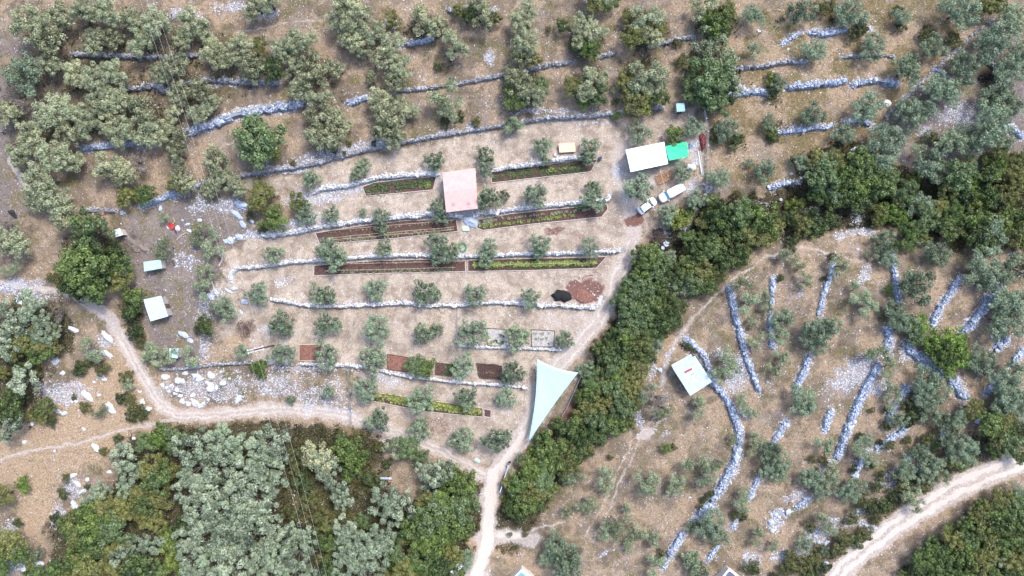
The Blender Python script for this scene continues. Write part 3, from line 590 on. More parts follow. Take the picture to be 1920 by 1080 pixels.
def plant(k_, spots, label, group, seed):
    """one tree: a stem (or two or three stems of an old olive) with its crowns"""
    a = K[k_]; root = bpy.data.objects.new(a[13], None); COL.objects.link(root); root.empty_display_size = .3; g = random.Random(seed)
    for i, (x, y, r) in enumerate(spots):
        h = a[2]+.15*a[1]; s = r/10/a[0]; X, Y, Zg = P(x, y, h*s); s *= (HC-Zg-h*s)/HC
        if i == 0: X0, Y0, Z0 = X, Y, Zg-.05; root.location = (X0, Y0, Z0)
        sz_ = s**.8 if s < 1 else s; sc = (s*g.uniform(.93, 1.1), s*g.uniform(.93, 1.1), sz_*g.uniform(.9, 1.1)); an = g.uniform(0, 6.28)
        for nm, me in zip(('crown', 'trunk'), PROTO[k_][g.randrange(a[10])]):
            o = bpy.data.objects.new(nm, me); COL.objects.link(o); o.parent = root; o.location = (X-X0, Y-Y0, Zg-.05-Z0); o.scale = sc; o.rotation_euler = (0, 0, an)
    tag(root, label, a[12], group); LABELS.setdefault(label, []).append(spots[0])
def block(where, axis, data, group, adj=None):
    it = [d.split() for d in data.replace('\n', ' ').split(';') if d.strip()]
    it = [(a[0], float(a[1]), float(a[2]), float(a[3])) for a in it]; by = {}
    for t in it: by.setdefault(K[t[0]][11], []).append(t)
    for nn, L in by.items():
        L.sort(key=lambda t: t[1] if axis == 'x' else t[2]); fr = 'left' if axis == 'x' else 'top'
        T = []
        for t in sorted(L, key=lambda t: -t[3]):
            m_ = [c for c in T if len(c) < 3 and math.hypot(c[0][1]-t[1], c[0][2]-t[2]) < 1.22*c[0][3]] if t[0] in 'OYPQLVW' else []
            if m_: m_[0].append(t)
            else: T.append([t])
        T.sort(key=lambda c: c[0][1] if axis == 'x' else c[0][2]); L = T
        for i, c in enumerate(L):
            t = c[0]; lab = f"{nn} {where}" if len(T) == 1 else f"{ORD[i]} {nn} from {fr}, {where}"
            plant(t[0], [(q[1], q[2], q[3]*RK.get(q[0], 1)) for q in c], lab, group, int(t[1]*7+t[2]*13))
GO = 'olives of the old grove'; GG = 'young olives of the garden terraces'; GH = 'olives on the east hillside'; GR = 'trees of the ravine thicket'; GF = 'trees of the lower left wood'; GT = 'olives on the upper right terraces'; GS = 'shrubs and bushes'
# the old grove, upper left
block('in the top row of the old grove', 'x', 'O 62 45 40; O 108 28 30; O 160 20 30; O 205 22 32; O 245 38 32; O 290 45 32; O 365 42 34; O 480 12 28; O 90 75 34', GO)
block('above the topmost dark terrace wall', 'x', 'O 180 78 26; O 208 72 24; O 262 80 30; O 345 75 22; O 392 88 28', GO)
block('between the two topmost grove walls', 'x', 'O 95 122 26; O 140 138 30; O 178 145 28; O 215 135 30; O 325 122 28; O 408 108 26', GO)
block('around the slanting power cables', 'x', 'O 335 178 24; O 378 168 28; O 395 192 20; O 300 136 22; O 372 212 24; O 325 215 22', GO)
block('in the dense middle of the old grove', 'x', 'O 95 198 38; O 140 210 32; O 188 188 32; O 225 195 30; O 262 205 32; O 165 232 28; O 205 232 28', GO)
block('just above the lower left bluish wall', 'x', 'O 228 252 32; O 275 248 32; O 310 245 24; O 130 255 28; O 60 255 32; O 338 262 22', GO)
block('at the left edge of the old grove', 'y', 'Q 45 138 32; W 20 182 30; O 18 215 26; O 38 285 28; W 58 200 20', GO)
block('between the last grove wall and the yard', 'x', 'O 100 292 36; O 132 305 24; O 70 345 36; O 105 372 38; O 65 378 22; O 118 402 32; W 90 338 22; O 205 308 32; O 232 325 26; W 256 305 24; O 335 292 24; O 345 335 24; W 340 330 22; O 402 298 26; O 418 335 24; O 450 348 22; O 395 350 18', GO)
block('left of the brown path, middle left edge', 'x', 'O 22 448 36; W 15 425 20; P 15 500 16', GO)
block('in the upper half of the tall olive column', 'y', 'O 505 5 26; O 562 78 30; O 535 95 28; O 578 118 28; O 545 125 24; O 590 150 30; O 562 168 24; O 625 128 22; O 455 85 26; O 472 122 26; O 475 148 18; O 435 100 22', GO)
block('in the lower half of the tall olive column', 'y', 'O 598 190 28; O 600 218 34; O 592 245 30; O 625 250 30; O 640 228 18; O 612 265 26', GO)
block('around the pale path at the top', 'x', 'O 652 8 32; O 640 42 28; O 675 38 30; O 702 62 26; O 662 72 26; O 685 98 18', GO)
block('in the column over the garden left end', 'y', 'O 735 78 26; O 722 105 28; O 748 122 26; O 738 150 22; O 712 192 26; O 732 212 32; O 722 240 30; O 742 260 24; O 768 205 18; O 695 145 14', GO)
block('on the terrace above the thin long wall', 'x', 'O 790 38 32; O 818 48 24; O 850 84 30; O 905 32 28; O 975 42 26; O 990 20 22; O 985 80 30; O 975 105 24; O 895 8 16', GO)
block('on the slope above the garden bounding wall', 'x', 'P 838 178 30; P 852 205 22; O 978 160 30; O 995 182 26; O 965 135 20; P 960 235 18', GO)
block('in the top centre of the picture', 'x', 'O 1102 45 30; O 1092 72 26; O 1120 62 22; O 1212 30 34; O 1225 62 28; O 1128 -2 26; P 1332 72 26; O 1320 12 28; P 1345 108 28', GO)
block('behind the garden, left of blue roof', 'x', 'O 1108 158 32; O 1120 145 24; O 1212 138 36; O 1200 165 26; O 1228 165 24', GO)
block('near the white stone ended wall', 'x', 'G 1335 150 40; G 1312 175 26; D 1360 175 24; G 1345 195 22; P 1372 160 22; G 1300 150 18', GO)
block('among the olives at the top edge', 'x', 'D 738 38 14; D 885 28 18; D 1055 52 15; S 1028 56 7; D 1095 88 22; D 1112 98 18; S 1075 82 14; D 1115 2 22; D 1140 8 18; D 1185 32 18; D 1188 72 24; D 1228 50 20; G 1345 50 28; G 1322 38 18; D 1360 25 20; D 925 35 14; D 860 22 12', GS)
block('in the upper middle slopes', 'x', 'S 1278 115 15; S 1302 125 15; S 1270 82 10; D 512 132 24; D 490 90 18; D 748 138 14; S 823 125 9; D 965 180 24; G 1012 165 18; D 995 108 18; D 1082 165 22; V 1092 195 12; G 1125 180 20; D 1175 150 20; D 1192 188 26; U 1205 198 18; D 1235 180 20; S 1155 190 8; S 1000 172 12', GS)
block('along the garden bounding wall', 'x', 'S 835 232 12; S 865 220 10; S 893 228 10; S 655 270 6; S 646 287 5; S 628 285 5; S 700 268 6; V 1155 218 9; S 550 306 6; S 1345 240 10', GS)
# around the upper left garden edge
block('left of the white garden walls', 'y', 'G 488 262 44; U 508 285 20; O 468 275 28; O 495 245 24; D 488 366 25; G 512 408 24; S 495 428 10; D 562 382 18; Y 575 405 20; D 240 370 18; U 252 365 14; D 278 366 18; D 335 345 20; S 470 405 9; S 385 355 10', GS)
# upper right terraces
block('in the first row of upper right terraces', 'x', 'Q 1410 33 20; Q 1505 20 24; Q 1598 20 26; Q 1690 30 15; Q 1800 20 32', GT)
block('between the two upper bluish wall rows', 'x', 'P 1415 96 16; Q 1525 90 21; Q 1638 88 23; Q 1752 85 22; Q 1698 134 26', GT)
block('below the pair of clean bluish walls', 'x', 'Q 1460 155 14; Q 1442 230 14; Q 1525 213 20; Q 1628 200 25; Q 1583 251 18; Q 1362 244 20', GT)
block('on the upper right terraces', 'x', 'S 1540 18 16; S 1602 60 16; S 1618 52 10; S 1735 65 14; S 1785 76 16; S 1685 50 12; U 1448 150 14; S 1448 172 14; U 1445 248 12; S 1448 260 12; S 1745 255 14; S 1378 262 16; S 1340 262 10; S 1680 18 10; S 1560 10 10; U 1612 45 8', GS)
block('right of the diagonal boundary wall, upper part', 'x', 'Q 1895 38 30; Q 1868 75 32; D 1862 8 22; Q 1812 125 27; Q 1892 138 28; Q 1915 100 24; D 1835 12 16', GT)
block('right of the diagonal boundary wall, middle part', 'x', 'Q 1762 172 28; Q 1790 168 24; Q 1872 178 28; Q 1888 198 26; Q 1716 216 30; Q 1700 200 18', GT)
block('right of the diagonal boundary wall, lower part', 'x', 'Q 1662 262 30; Q 1850 238 34; Q 1815 258 26; Q 1785 270 24; Q 1880 260 20', GT)
block('left of the ravine thicket by boundary fence', 'x', 'Q 1345 330 19; Q 1433 320 20; Q 1503 306 15; D 1530 300 20; Q 1405 305 8', GT)
# garden rows
block('in the row nearest the garden bounding wall', 'x', 'Y 680 312 14; Y 668 328 12; Y 583 336 17; Y 815 302 18; Y 908 290 17; Y 912 318 15; Y 1015 276 18; Y 1108 275 18; Y 1100 296 14; Y 1025 303 10; Y 960 234 14; Y 1198 250 19', GG)
block('in the row level with the pink roof', 'x', 'Y 622 402 15; Y 714 404 16; Y 716 430 12; Y 820 388 16; Y 826 408 14; Y 915 373 22; Y 1007 366 23; Y 1112 350 13; Y 1112 372 22; Y 1200 352 26; Y 680 400 8; Y 945 366 10', GG)
block('in the row above the longest bed', 'x', 'Y 513 479 17; Y 616 465 20; Y 628 485 20; Y 720 467 15; Y 818 455 18; Y 828 478 20; Y 848 472 16; Y 918 462 14; Y 912 482 17; Y 1012 458 18; Y 1010 476 12; Y 1106 464 16', GG)
block('in the row below the longest bed', 'x', 'Y 483 554 21; Y 596 553 16; Y 614 555 16; Y 704 543 20; Y 795 550 22; Y 818 556 10; Y 893 553 20; Y 994 557 19', GG)
block('in the row through the pale seedling beds', 'x', 'Y 525 606 22; Y 538 618 12; Y 611 609 22; Y 706 617 25; Y 795 627 18; Y 818 618 12; Y 885 624 25; Y 970 632 24; Y 1060 636 18', GG)
block('in the row through the square red beds', 'x', 'Y 455 660 14; Y 530 663 21; Y 612 668 22; Y 700 676 24; G 780 684 18; G 802 686 18; Y 868 688 22; Y 962 697 22', GG)
block('in the row of the yellow-green bed', 'x', 'Y 546 750 9; Y 617 735 12; Y 685 728 22; Y 790 750 24; Y 873 745 20; Y 950 745 20', GG)
block('in the lowest garden row above the road', 'x', 'Y 710 787 21; Y 788 805 21; Y 865 825 22; Y 928 825 22; Y 948 818 14', GG)
block('around the white roofed house and cars', 'x', 'Y 1282 322 18; Y 1251 401 18; Y 1308 372 18; G 1268 257 17; Y 1300 238 17; U 1272 412 20; U 1290 400 12', GG)
# yard
block('in and around the stony yard', 'x', 'P 315 463 18; P 300 468 14; P 306 408 10; P 378 440 18; P 400 472 20; P 390 510 18; P 378 545 20; Q 420 578 22; P 290 668 22; P 318 665 16; P 355 668 18; P 365 445 12; P 277 660 16; P 395 440 12', GO)
block('round the edge of the stony yard', 'x', 'G 177 443 38; D 230 492 26; G 165 503 44; G 178 532 30; D 215 470 16; S 120 522 16; S 100 520 12; D 150 540 28; G 250 560 20; D 248 580 18; S 255 622 18; S 262 640 12; D 390 608 18; S 375 615 12; R 462 615 18; V 485 688 16; V 492 702 10; D 230 520 22; S 380 352 8; S 200 480 16', GS)
# left rocks and scrub
block('in the thicket at the left edge', 'x', 'L 20 588 28; L 68 575 26; L 62 605 28; W 112 588 20; L 92 618 26; D 55 635 26; D 95 640 26; L 12 640 30; D 80 655 26; L 105 618 16; D 35 655 22; W 15 605 20; D 5 700 14', GF)
block('left of the road, lower left edge', 'x', 'L 48 715 28; D 40 695 16; D 25 758 30; D 85 762 20; D 75 778 16; L 22 795 28; S 65 700 16; L 15 775 20; D 8 930 24; D 45 745 14', GF)
block('between the boulders left of the road', 'x', 'S 150 690 14; S 162 682 12; S 192 692 15; P 170 655 22; S 160 762 12; P 185 768 12; S 238 712 14; P 240 720 12; S 243 700 8; S 230 745 12; S 245 748 12; S 260 770 18; S 248 782 12; S 272 778 10; S 98 790 12; S 140 745 6', GS)
block('beside the straw meadow, bottom left', 'x', 'V 45 908 15; S 120 925 12; S 125 895 9; S 165 912 6; D 20 1015 26; D 40 1035 22; D 12 1050 24; D 62 1050 14; S 35 980 10; D 70 1072 18; P 62 1030 16; S 222 820 10; S 195 845 9; S 105 968 10', GS)
# lower left wood
block('on the upper left rim of lower wood', 'x', 'V 298 822 24; G 330 825 22; G 278 830 18; L 232 852 22; L 250 882 24; L 240 915 18; D 288 878 28; G 300 895 28; D 262 925 24; D 320 880 20; L 178 932 20; L 195 920 18; L 168 945 14', GF)
block('in the west part of lower wood', 'x', 'G 180 975 34; D 150 990 28; D 205 955 28; D 240 955 28; D 278 945 28; D 305 930 24; G 215 990 32; D 180 1015 30; D 132 985 22; D 290 975 24; D 225 1020 24; G 150 1050 24', GF)
block('in the bottom left corner of lower wood', 'x', 'L 232 1040 24; L 262 1020 20; L 290 1020 20; D 180 1060 32; U 325 1020 24; U 315 1000 18; U 330 1055 24; D 265 1065 30; D 210 1068 26; G 300 1075 20; D 345 985 18; D 110 1070 20; D 140 1075 18', GF)
block('in the upper silvery part of lower wood', 'x', 'L 362 842 30; L 395 828 30; L 432 828 32; L 470 842 32; L 505 830 30; L 372 878 32; L 415 868 34; L 458 880 34; L 500 872 32; L 525 850 22', GF)
block('in the middle silvery part of lower wood', 'x', 'L 360 920 30; L 398 912 34; L 442 922 34; L 482 915 34; L 512 905 26; L 378 958 32; L 420 955 36; L 462 962 34; L 500 955 30', GF)
block('in the lowest silvery part of lower wood', 'x', 'L 358 1005 28; L 395 1000 32; L 438 1002 34; L 478 1000 34; L 365 1048 30; L 402 1048 34; L 445 1050 34; L 486 1045 32; L 382 1078 26; L 428 1082 26; L 470 1082 26', GF)
block('along the power cables in lower wood', 'x', 'L 520 992 26; L 548 1000 24; L 575 1005 24; L 525 1030 30; L 560 1035 28; L 512 1068 26; L 548 1072 26; L 590 1078 16; S 545 960 20; S 570 905 22; S 580 935 20; S 560 880 18; S 555 850 18; S 600 970 16; S 612 1040 18; S 600 1010 18', GF)
block('in the clearing of lower wood', 'x', 'O 600 852 34; L 612 872 26; G 650 838 26; G 668 855 22; G 658 880 18; L 635 918 24; L 648 935 20; S 690 895 16; S 705 908 12; P 742 842 20; G 765 838 22; G 788 855 14; S 710 838 10; L 722 935 28; L 752 948 28; L 735 965 20; W 738 925 18; L 808 880 24; L 830 885 24; L 808 905 20; S 728 868 10', GF)
block('right half of lower wood', 'x', 'G 850 895 26; G 870 910 24; V 835 945 34; G 865 960 32; G 815 965 32; G 845 985 34; D 800 935 24; D 780 985 28; G 875 935 22; G 810 1010 28; D 772 1005 24; V 832 1025 22', GF)
block('bottom right corner of lower wood', 'x', 'G 745 1030 22; D 760 1060 28; V 740 1062 14; D 792 1050 28; D 825 1055 26; D 850 1040 22; Q 872 1048 18; V 770 1078 20; G 805 1078 20; D 720 1075 18; S 870 1000 14; D 858 1068 16', GF)
block('in the silvery bottom centre of lower wood', 'x', 'L 650 985 22; L 665 1012 28; L 690 1020 30; L 672 1042 28; L 705 1042 28; L 650 1030 22; L 650 1065 24; L 688 1070 26; G 682 975 16; L 715 1000 24; D 625 1015 20; L 725 1020 18; D 618 1070 22; D 620 985 16', GF)
# ravine thicket
block('at the thicket head beside the cars', 'x', 'G 1285 445 14; U 1255 415 12; D 1355 425 26; G 1345 398 24; G 1385 398 26; D 1382 428 26; G 1335 378 14; D 1320 412 18; U 1342 434 14; D 1318 445 18; D 1360 455 24; D 1405 445 26; G 1425 415 30; D 1440 438 26; G 1410 395 20; U 1398 470 12', GR)
block('in the thicket at the ravine bend', 'x', 'D 1305 478 26; G 1330 470 24; D 1290 498 24; D 1318 510 26; G 1350 490 22; D 1385 480 20; D 1265 515 26; Q 1270 535 22; G 1300 532 24; D 1325 540 18; Q 1255 485 14; D 1345 515 16', GR)
block('in the thicket beside the black compost terrace', 'x', 'G 1212 482 26; G 1232 500 26; G 1200 508 22; G 1198 540 28; D 1225 535 24; D 1250 548 24; G 1175 572 26; G 1205 575 28; D 1235 575 24; D 1262 575 24; G 1188 605 26; D 1222 608 26; D 1252 600 24; D 1170 548 16', GR)
block('in the thicket between pergola sail and hut', 'x', 'G 1175 625 22; D 1205 632 24; Q 1228 640 16; D 1235 622 18; D 1155 635 20; D 1130 655 22; G 1140 680 30; D 1165 665 24; D 1195 665 24; D 1215 665 16; D 1190 695 26; G 1162 700 24; D 1128 698 18; Q 1100 692 16; G 1112 705 18', GR)
block('in the thicket right beside the shade sail', 'x', 'D 1120 725 24; G 1150 728 26; D 1180 725 24; U 1148 745 16; G 1105 745 20; D 1130 755 26; G 1165 758 26; D 1190 750 18; D 1098 772 22; G 1118 790 26; G 1150 790 24; D 1175 782 18; D 1085 742 12; Q 1155 710 12; U 1112 798 8', GR)
block('in the thicket below the shade sail', 'x', 'G 1062 805 24; D 1090 815 24; G 1120 818 18; G 1030 835 26; D 1055 845 28; D 1085 845 24; G 1015 858 22; U 1000 845 12; G 1040 872 26; D 1068 872 22; Q 1075 888 16; D 1045 792 12; G 1020 820 12; D 1100 835 16', GR)
block('at the lower tip of the ravine thicket', 'x', 'G 998 880 22; D 985 870 16; G 1020 895 26; D 980 900 24; D 1002 918 26; D 1030 918 18; D 965 925 20; U 950 935 9; G 985 938 22; D 962 950 18; D 972 968 14; G 1010 940 16; Q 978 862 12; D 955 905 14; Q 1060 895 12', GR)
# thicket, right part
block('at the left end of the right thicket', 'x', 'Q 1545 308 20; G 1540 340 30; Q 1562 352 22; D 1568 300 18; G 1580 335 24; D 1530 365 20; D 1565 378 18; U 1495 382 16; D 1480 410 16; D 1522 418 24; U 1532 430 16; D 1500 425 20; D 1555 415 18; U 1478 385 10; S 1482 455 14; Q 1485 300 8', GR)
block('in the middle of the right thicket', 'x', 'G 1612 302 28; Q 1655 292 26; G 1630 325 30; G 1602 345 26; D 1600 370 26; D 1625 362 24; G 1655 338 26; Q 1740 302 26; Q 1755 322 20; G 1690 355 24; U 1712 338 16; D 1680 372 20; V 1668 400 24; V 1690 408 18; D 1645 400 18; Q 1725 385 22', GR)
block('in the upper right of the right thicket', 'x', 'G 1795 325 28; V 1820 340 22; G 1850 330 24; V 1872 310 18; D 1895 330 24; D 1905 300 18; D 1775 350 24; D 1800 365 22; U 1818 375 22; U 1835 388 14; D 1855 365 24; D 1885 360 24; D 1912 365 22; G 1908 345 18; U 1850 300 12; D 1870 285 14', GR)
block('in the lower right of the right thicket', 'x', 'G 1728 410 22; D 1755 395 22; D 1778 400 22; D 1700 435 20; G 1725 430 18; D 1780 430 22; G 1768 425 16; G 1838 425 28; Q 1862 445 28; D 1835 455 26; G 1875 420 22; D 1885 405 20; D 1910 410 24; D 1905 445 24; U 1885 412 14; D 1800 415 18', GR)
block('under the right end of the thicket', 'x', 'D 1705 452 18; Q 1755 472 24; Q 1845 505 32; Q 1865 525 24; Q 1908 500 26; Q 1722 535 30; Q 1655 448 17; Q 1658 470 18; D 1640 418 12; D 1675 462 12; D 1820 440 12; Q 1665 490 14; D 1735 452 12', GH)
# east hillside
block('near the curved whitish footpath', 'x', 'P 1482 482 18; P 1575 500 20; P 1500 505 12; S 1560 482 8; P 1390 540 18; P 1400 568 20; P 1430 560 14; S 1462 522 8; P 1625 475 8; S 1544 522 6; P 1510 530 14', GH)
block('between the thin upright hillside walls', 'x', 'Q 1465 602 22; P 1458 632 18; Q 1538 622 26; Q 1525 640 22; Q 1555 612 18; P 1465 665 16; P 1615 558 20; P 1625 575 18; P 1605 545 14; P 1450 690 14; P 1422 640 16; P 1412 600 12; P 1440 580 12', GH)
block('around the bright green hillside tree', 'x', 'Q 1682 592 22; Q 1700 608 22; Q 1672 575 12; V 1722 612 24; V 1748 640 26; V 1778 640 26; V 1795 662 26; V 1780 685 22; G 1765 665 22; G 1715 632 16; V 1800 640 18; P 1645 660 20; P 1665 690 18; S 1712 605 12; V 1665 542 10; S 1655 595 6', GH)
block('at the right edge of the hillside', 'y', 'Q 1888 570 26; Q 1892 605 30; Q 1870 600 20; Q 1838 672 24; Q 1850 690 18; Q 1890 715 32; Q 1900 745 28; Q 1875 760 20; D 1822 765 20; S 1812 780 16; G 1850 795 22; D 1880 790 20; G 1868 772 16; Q 1915 560 20', GH)
block('beside the east hut', 'x', 'W 1230 745 30; P 1215 735 18; P 1240 765 18; P 1355 680 22; P 1350 705 18; P 1310 765 17; S 1290 648 9; S 1300 655 8; P 1375 695 14; S 1295 668 6', GH)
block('in the middle of the hillside', 'x', 'Q 1505 750 24; Q 1515 762 14; P 1398 752 16; P 1410 768 14; P 1670 738 18; P 1668 755 14; Q 1738 715 24; Q 1755 735 24; Q 1730 740 20; P 1650 665 12; P 1420 820 12; S 1700 755 14; S 1706 768 10; S 1718 778 18; S 1702 790 12; Q 1685 788 15; S 1634 770 6; S 1658 768 6; Q 1745 775 18; Q 1780 800 20; Q 1800 785 16; S 1660 800 10; S 1610 815 8', GH)
block('by the two-rut track down the hillside', 'x', 'P 1135 895 18; P 1138 912 14; P 1210 902 22; P 1212 920 16; P 1272 905 16; P 1262 920 12; P 1095 940 18; P 1110 955 14; P 1060 962 12; P 1150 975 18; P 1140 995 18; P 1175 962 14; P 1190 995 18; P 1220 1005 16; P 1185 1020 14; P 1305 868 22; P 1330 878 16; P 1320 895 16; P 1345 865 12; U 1248 840 11; S 1262 838 7; S 1143 858 6; P 1160 1000 12', GH)
block('at the bottom middle edge', 'x', 'Q 1042 1020 20; Q 1062 1045 22; Q 1030 1050 16; Q 1075 1060 18; Q 1055 1070 16; P 1225 1062 20; S 984 1002 6; Q 956 1002 5; P 1085 1030 10', GH)
block('below the widest hillside wall', 'x', 'Q 1332 985 24; Q 1345 1005 20; P 1385 930 18; P 1392 948 14; Q 1295 1055 20; Q 1310 1070 18; S 1320 935 8; S 1330 925 8; S 1312 950 6; S 1240 1040 10; Q 1300 985 12; S 1380 965 10; P 1412 840 12; S 1395 968 8; P 1420 1008 16; P 1445 1020 12; P 1378 820 10', GH)
block('on the lower right hillside', 'x', 'Q 1448 852 20; Q 1462 872 20; Q 1445 885 18; P 1475 885 14; Q 1440 840 12; P 1545 830 18; Q 1525 900 20; Q 1540 918 18; Q 1515 895 14; P 1560 905 16; Q 1600 918 20; Q 1588 930 16; P 1612 905 14; P 1620 840 18; P 1635 862 14; Q 1625 825 12; P 1560 880 12', GH)
block('just above the pale road', 'x', 'Q 1728 855 20; Q 1748 872 20; Q 1738 895 16; Q 1700 878 20; P 1685 890 14; Q 1790 835 22; Q 1815 845 20; Q 1800 860 18; D 1800 868 14; D 1785 865 14; P 1545 980 16; P 1558 990 12; P 1710 925 18; P 1720 945 14; Q 1508 1022 13; P 1505 1005 10; P 1768 895 14', GH)
block('among the lower right rocks', 'x', 'S 1645 910 14; S 1690 905 18; S 1712 905 14; S 1735 915 14; S 1620 940 18; S 1635 955 16; S 1655 945 18; S 1675 930 14; S 1600 970 14; S 1620 1000 16; S 1605 1015 16; S 1580 1010 18; S 1572 1028 16; S 1520 985 12; S 1640 975 10', GS)
block('at the very bottom, left of pale road', 'x', 'S 1410 1062 16; S 1480 1045 16; S 1495 1062 18; S 1470 1070 14; S 1525 1050 18; S 1540 1065 16; S 1535 1030 12; Q 1545 1035 10; S 1560 1040 8; S 1515 1075 14; S 1450 1078 8', GS)
block('among the stony hillside walls', 'x', 'S 1632 870 10; S 1650 888 8; S 1600 880 8; S 1545 865 10; S 1522 860 8; S 1650 830 8; S 1665 835 10; S 1550 848 6; S 1740 822 16; S 1760 828 12; S 1700 825 8; S 1750 838 10; S 1715 845 10; S 1530 880 6; S 1660 800 8', GS)
block('above the pale road at the right edge', 'x', 'D 1875 815 24; G 1895 835 24; D 1910 810 22; D 1860 838 16; G 1885 800 16; D 1905 850 16; Q 1905 775 18; D 1862 850 12', GR)
block('in the upper part of the bottom right wood', 'x', 'D 1880 935 22; D 1855 955 24; G 1900 950 22; D 1912 975 22; G 1880 975 26; D 1845 985 24; D 1822 965 18; Q 1912 925 16; D 1805 985 18; D 1775 990 12; D 1835 945 14', GR)
block('in the lower part of the bottom right wood', 'x', 'D 1785 1012 22; G 1812 1015 24; D 1848 1018 26; G 1880 1010 24; D 1910 1010 22; D 1745 1025 18; D 1770 1042 22; G 1800 1045 26; D 1835 1050 24; Q 1868 1048 20; D 1900 1045 22; D 1730 1050 20; D 1755 1068 20; D 1790 1075 20', GR)
block('at the bottom edge of the bottom right wood', 'x', 'D 1712 1065 16; D 1695 1078 12; D 1825 1078 18; G 1855 1078 18; D 1900 1078 18; D 1735 1080 16; D 1880 1075 14', GR)
print('plants', sum(len(v) for v in LABELS.values()), 'dups', [k for k, v in LABELS.items() if len(v) > 1])

# ------------------------------------------------------------- buildings
MAT = {'roof_pink': plain('pink_metal_roof', (.70,.41,.38), .5, .07, 1.2), 'roof_white': plain('white_roof', (.86,.87,.86), .5, .04, .8), 'roof_pale': plain('pale_blue_metal_roof', (.42,.62,.68), .5, .12, 1.5),
       'roof_cyan': plain('light_blue_roof', (.26,.52,.68), .4, .08, 2), 'roof_zinc': plain('white_blue_zinc', (.40,.54,.63), .5, .14, 1.2), 'wall_white': plain('rendered_wall', (.62,.58,.53), .9, .1, 2), 'wall_block': plain('concrete_block', (.36,.35,.34), .95, .15, 3),
       'wood': plain('plank_wood', (.42,.24,.13), .8, .3, 4), 'wood_dark': plain('dark_wood', (.10,.065,.045), .85, .3, 5), 'wood_pale': plain('weathered_wood', (.50,.44,.40), .85, .2, 5), 'glass': plain('window_glass', (.03,.05,.07), .08, .1, 1, spec=.8),
       'red': plain('red_paint', (.40,.035,.03), .6, .2, 6), 'green_net': plain('green_shade_net', (.03,.50,.26), .7, .14, 1.2), 'white': plain('white_plastic', (.80,.82,.84), .5, .06, 2), 'black': plain('black_plastic', (.012,.013,.016), .6, .3, 9), 'blue': plain('blue_plastic', (.05,.20,.45), .5, .2, 5),
       'cloth': plain('sail_cloth', (.37,.70,.70), .7, .03, .5), 'metal': plain('galvanised_steel', (.55,.58,.60), .35, .1, 5, .8), 'dark': plain('dark_gap', (.02,.02,.02), .9, .1, 3), 'peach': plain('peach_board', (.78,.52,.34), .7, .1, 2),
       'soil': plain('red_brown_soil', (.085,.046,.04), .95, .45, 3.5, bump=.9), 'soil_pale': plain('turned_red_earth', (.20,.095,.072), .95, .5, 5, bump=.9), 'fabric_ground': plain('pale_weed_fabric', (.36,.34,.33), .9, .25, 3), 'stone_edge': plain('stone_edging', (.52,.46,.42), .9, .25, 5),
       'paint': plain('white_car_paint', (.80,.83,.83), .22, .02, 1, spec=.6), 'tyre': plain('tyre_rubber', (.02,.02,.022), .85, .2, 5), 'compost': plain('black_compost', (.012,.012,.013), .95, .5, 9, bump=1), 'stick': plain('dead_branch', (.14,.10,.085), .9, .4, 7), 'tarp_grey': plain('grey_blue_tarpaulin', (.36,.42,.52), .6, .15, 3, bump=.5), 'tarp_cyan': plain('pale_cyan_tarpaulin', (.45,.68,.74), .6, .1, 3),
       'pool': plain('blue_glazing', (.16,.34,.58), .15, .1, 2, spec=.6), 'box_pink': plain('pinkish_box_lid', (.76,.58,.50), .7, .08, 4), 'green_hose': plain('green_hose', (.08,.24,.15), .6, .2, 4), 'bamboo': plain('bamboo_cane', (.52,.42,.28), .7, .2, 6)}
def lerp(a, b, t): return tuple(a[i]+(b[i]-a[i])*t for i in range(len(a)))
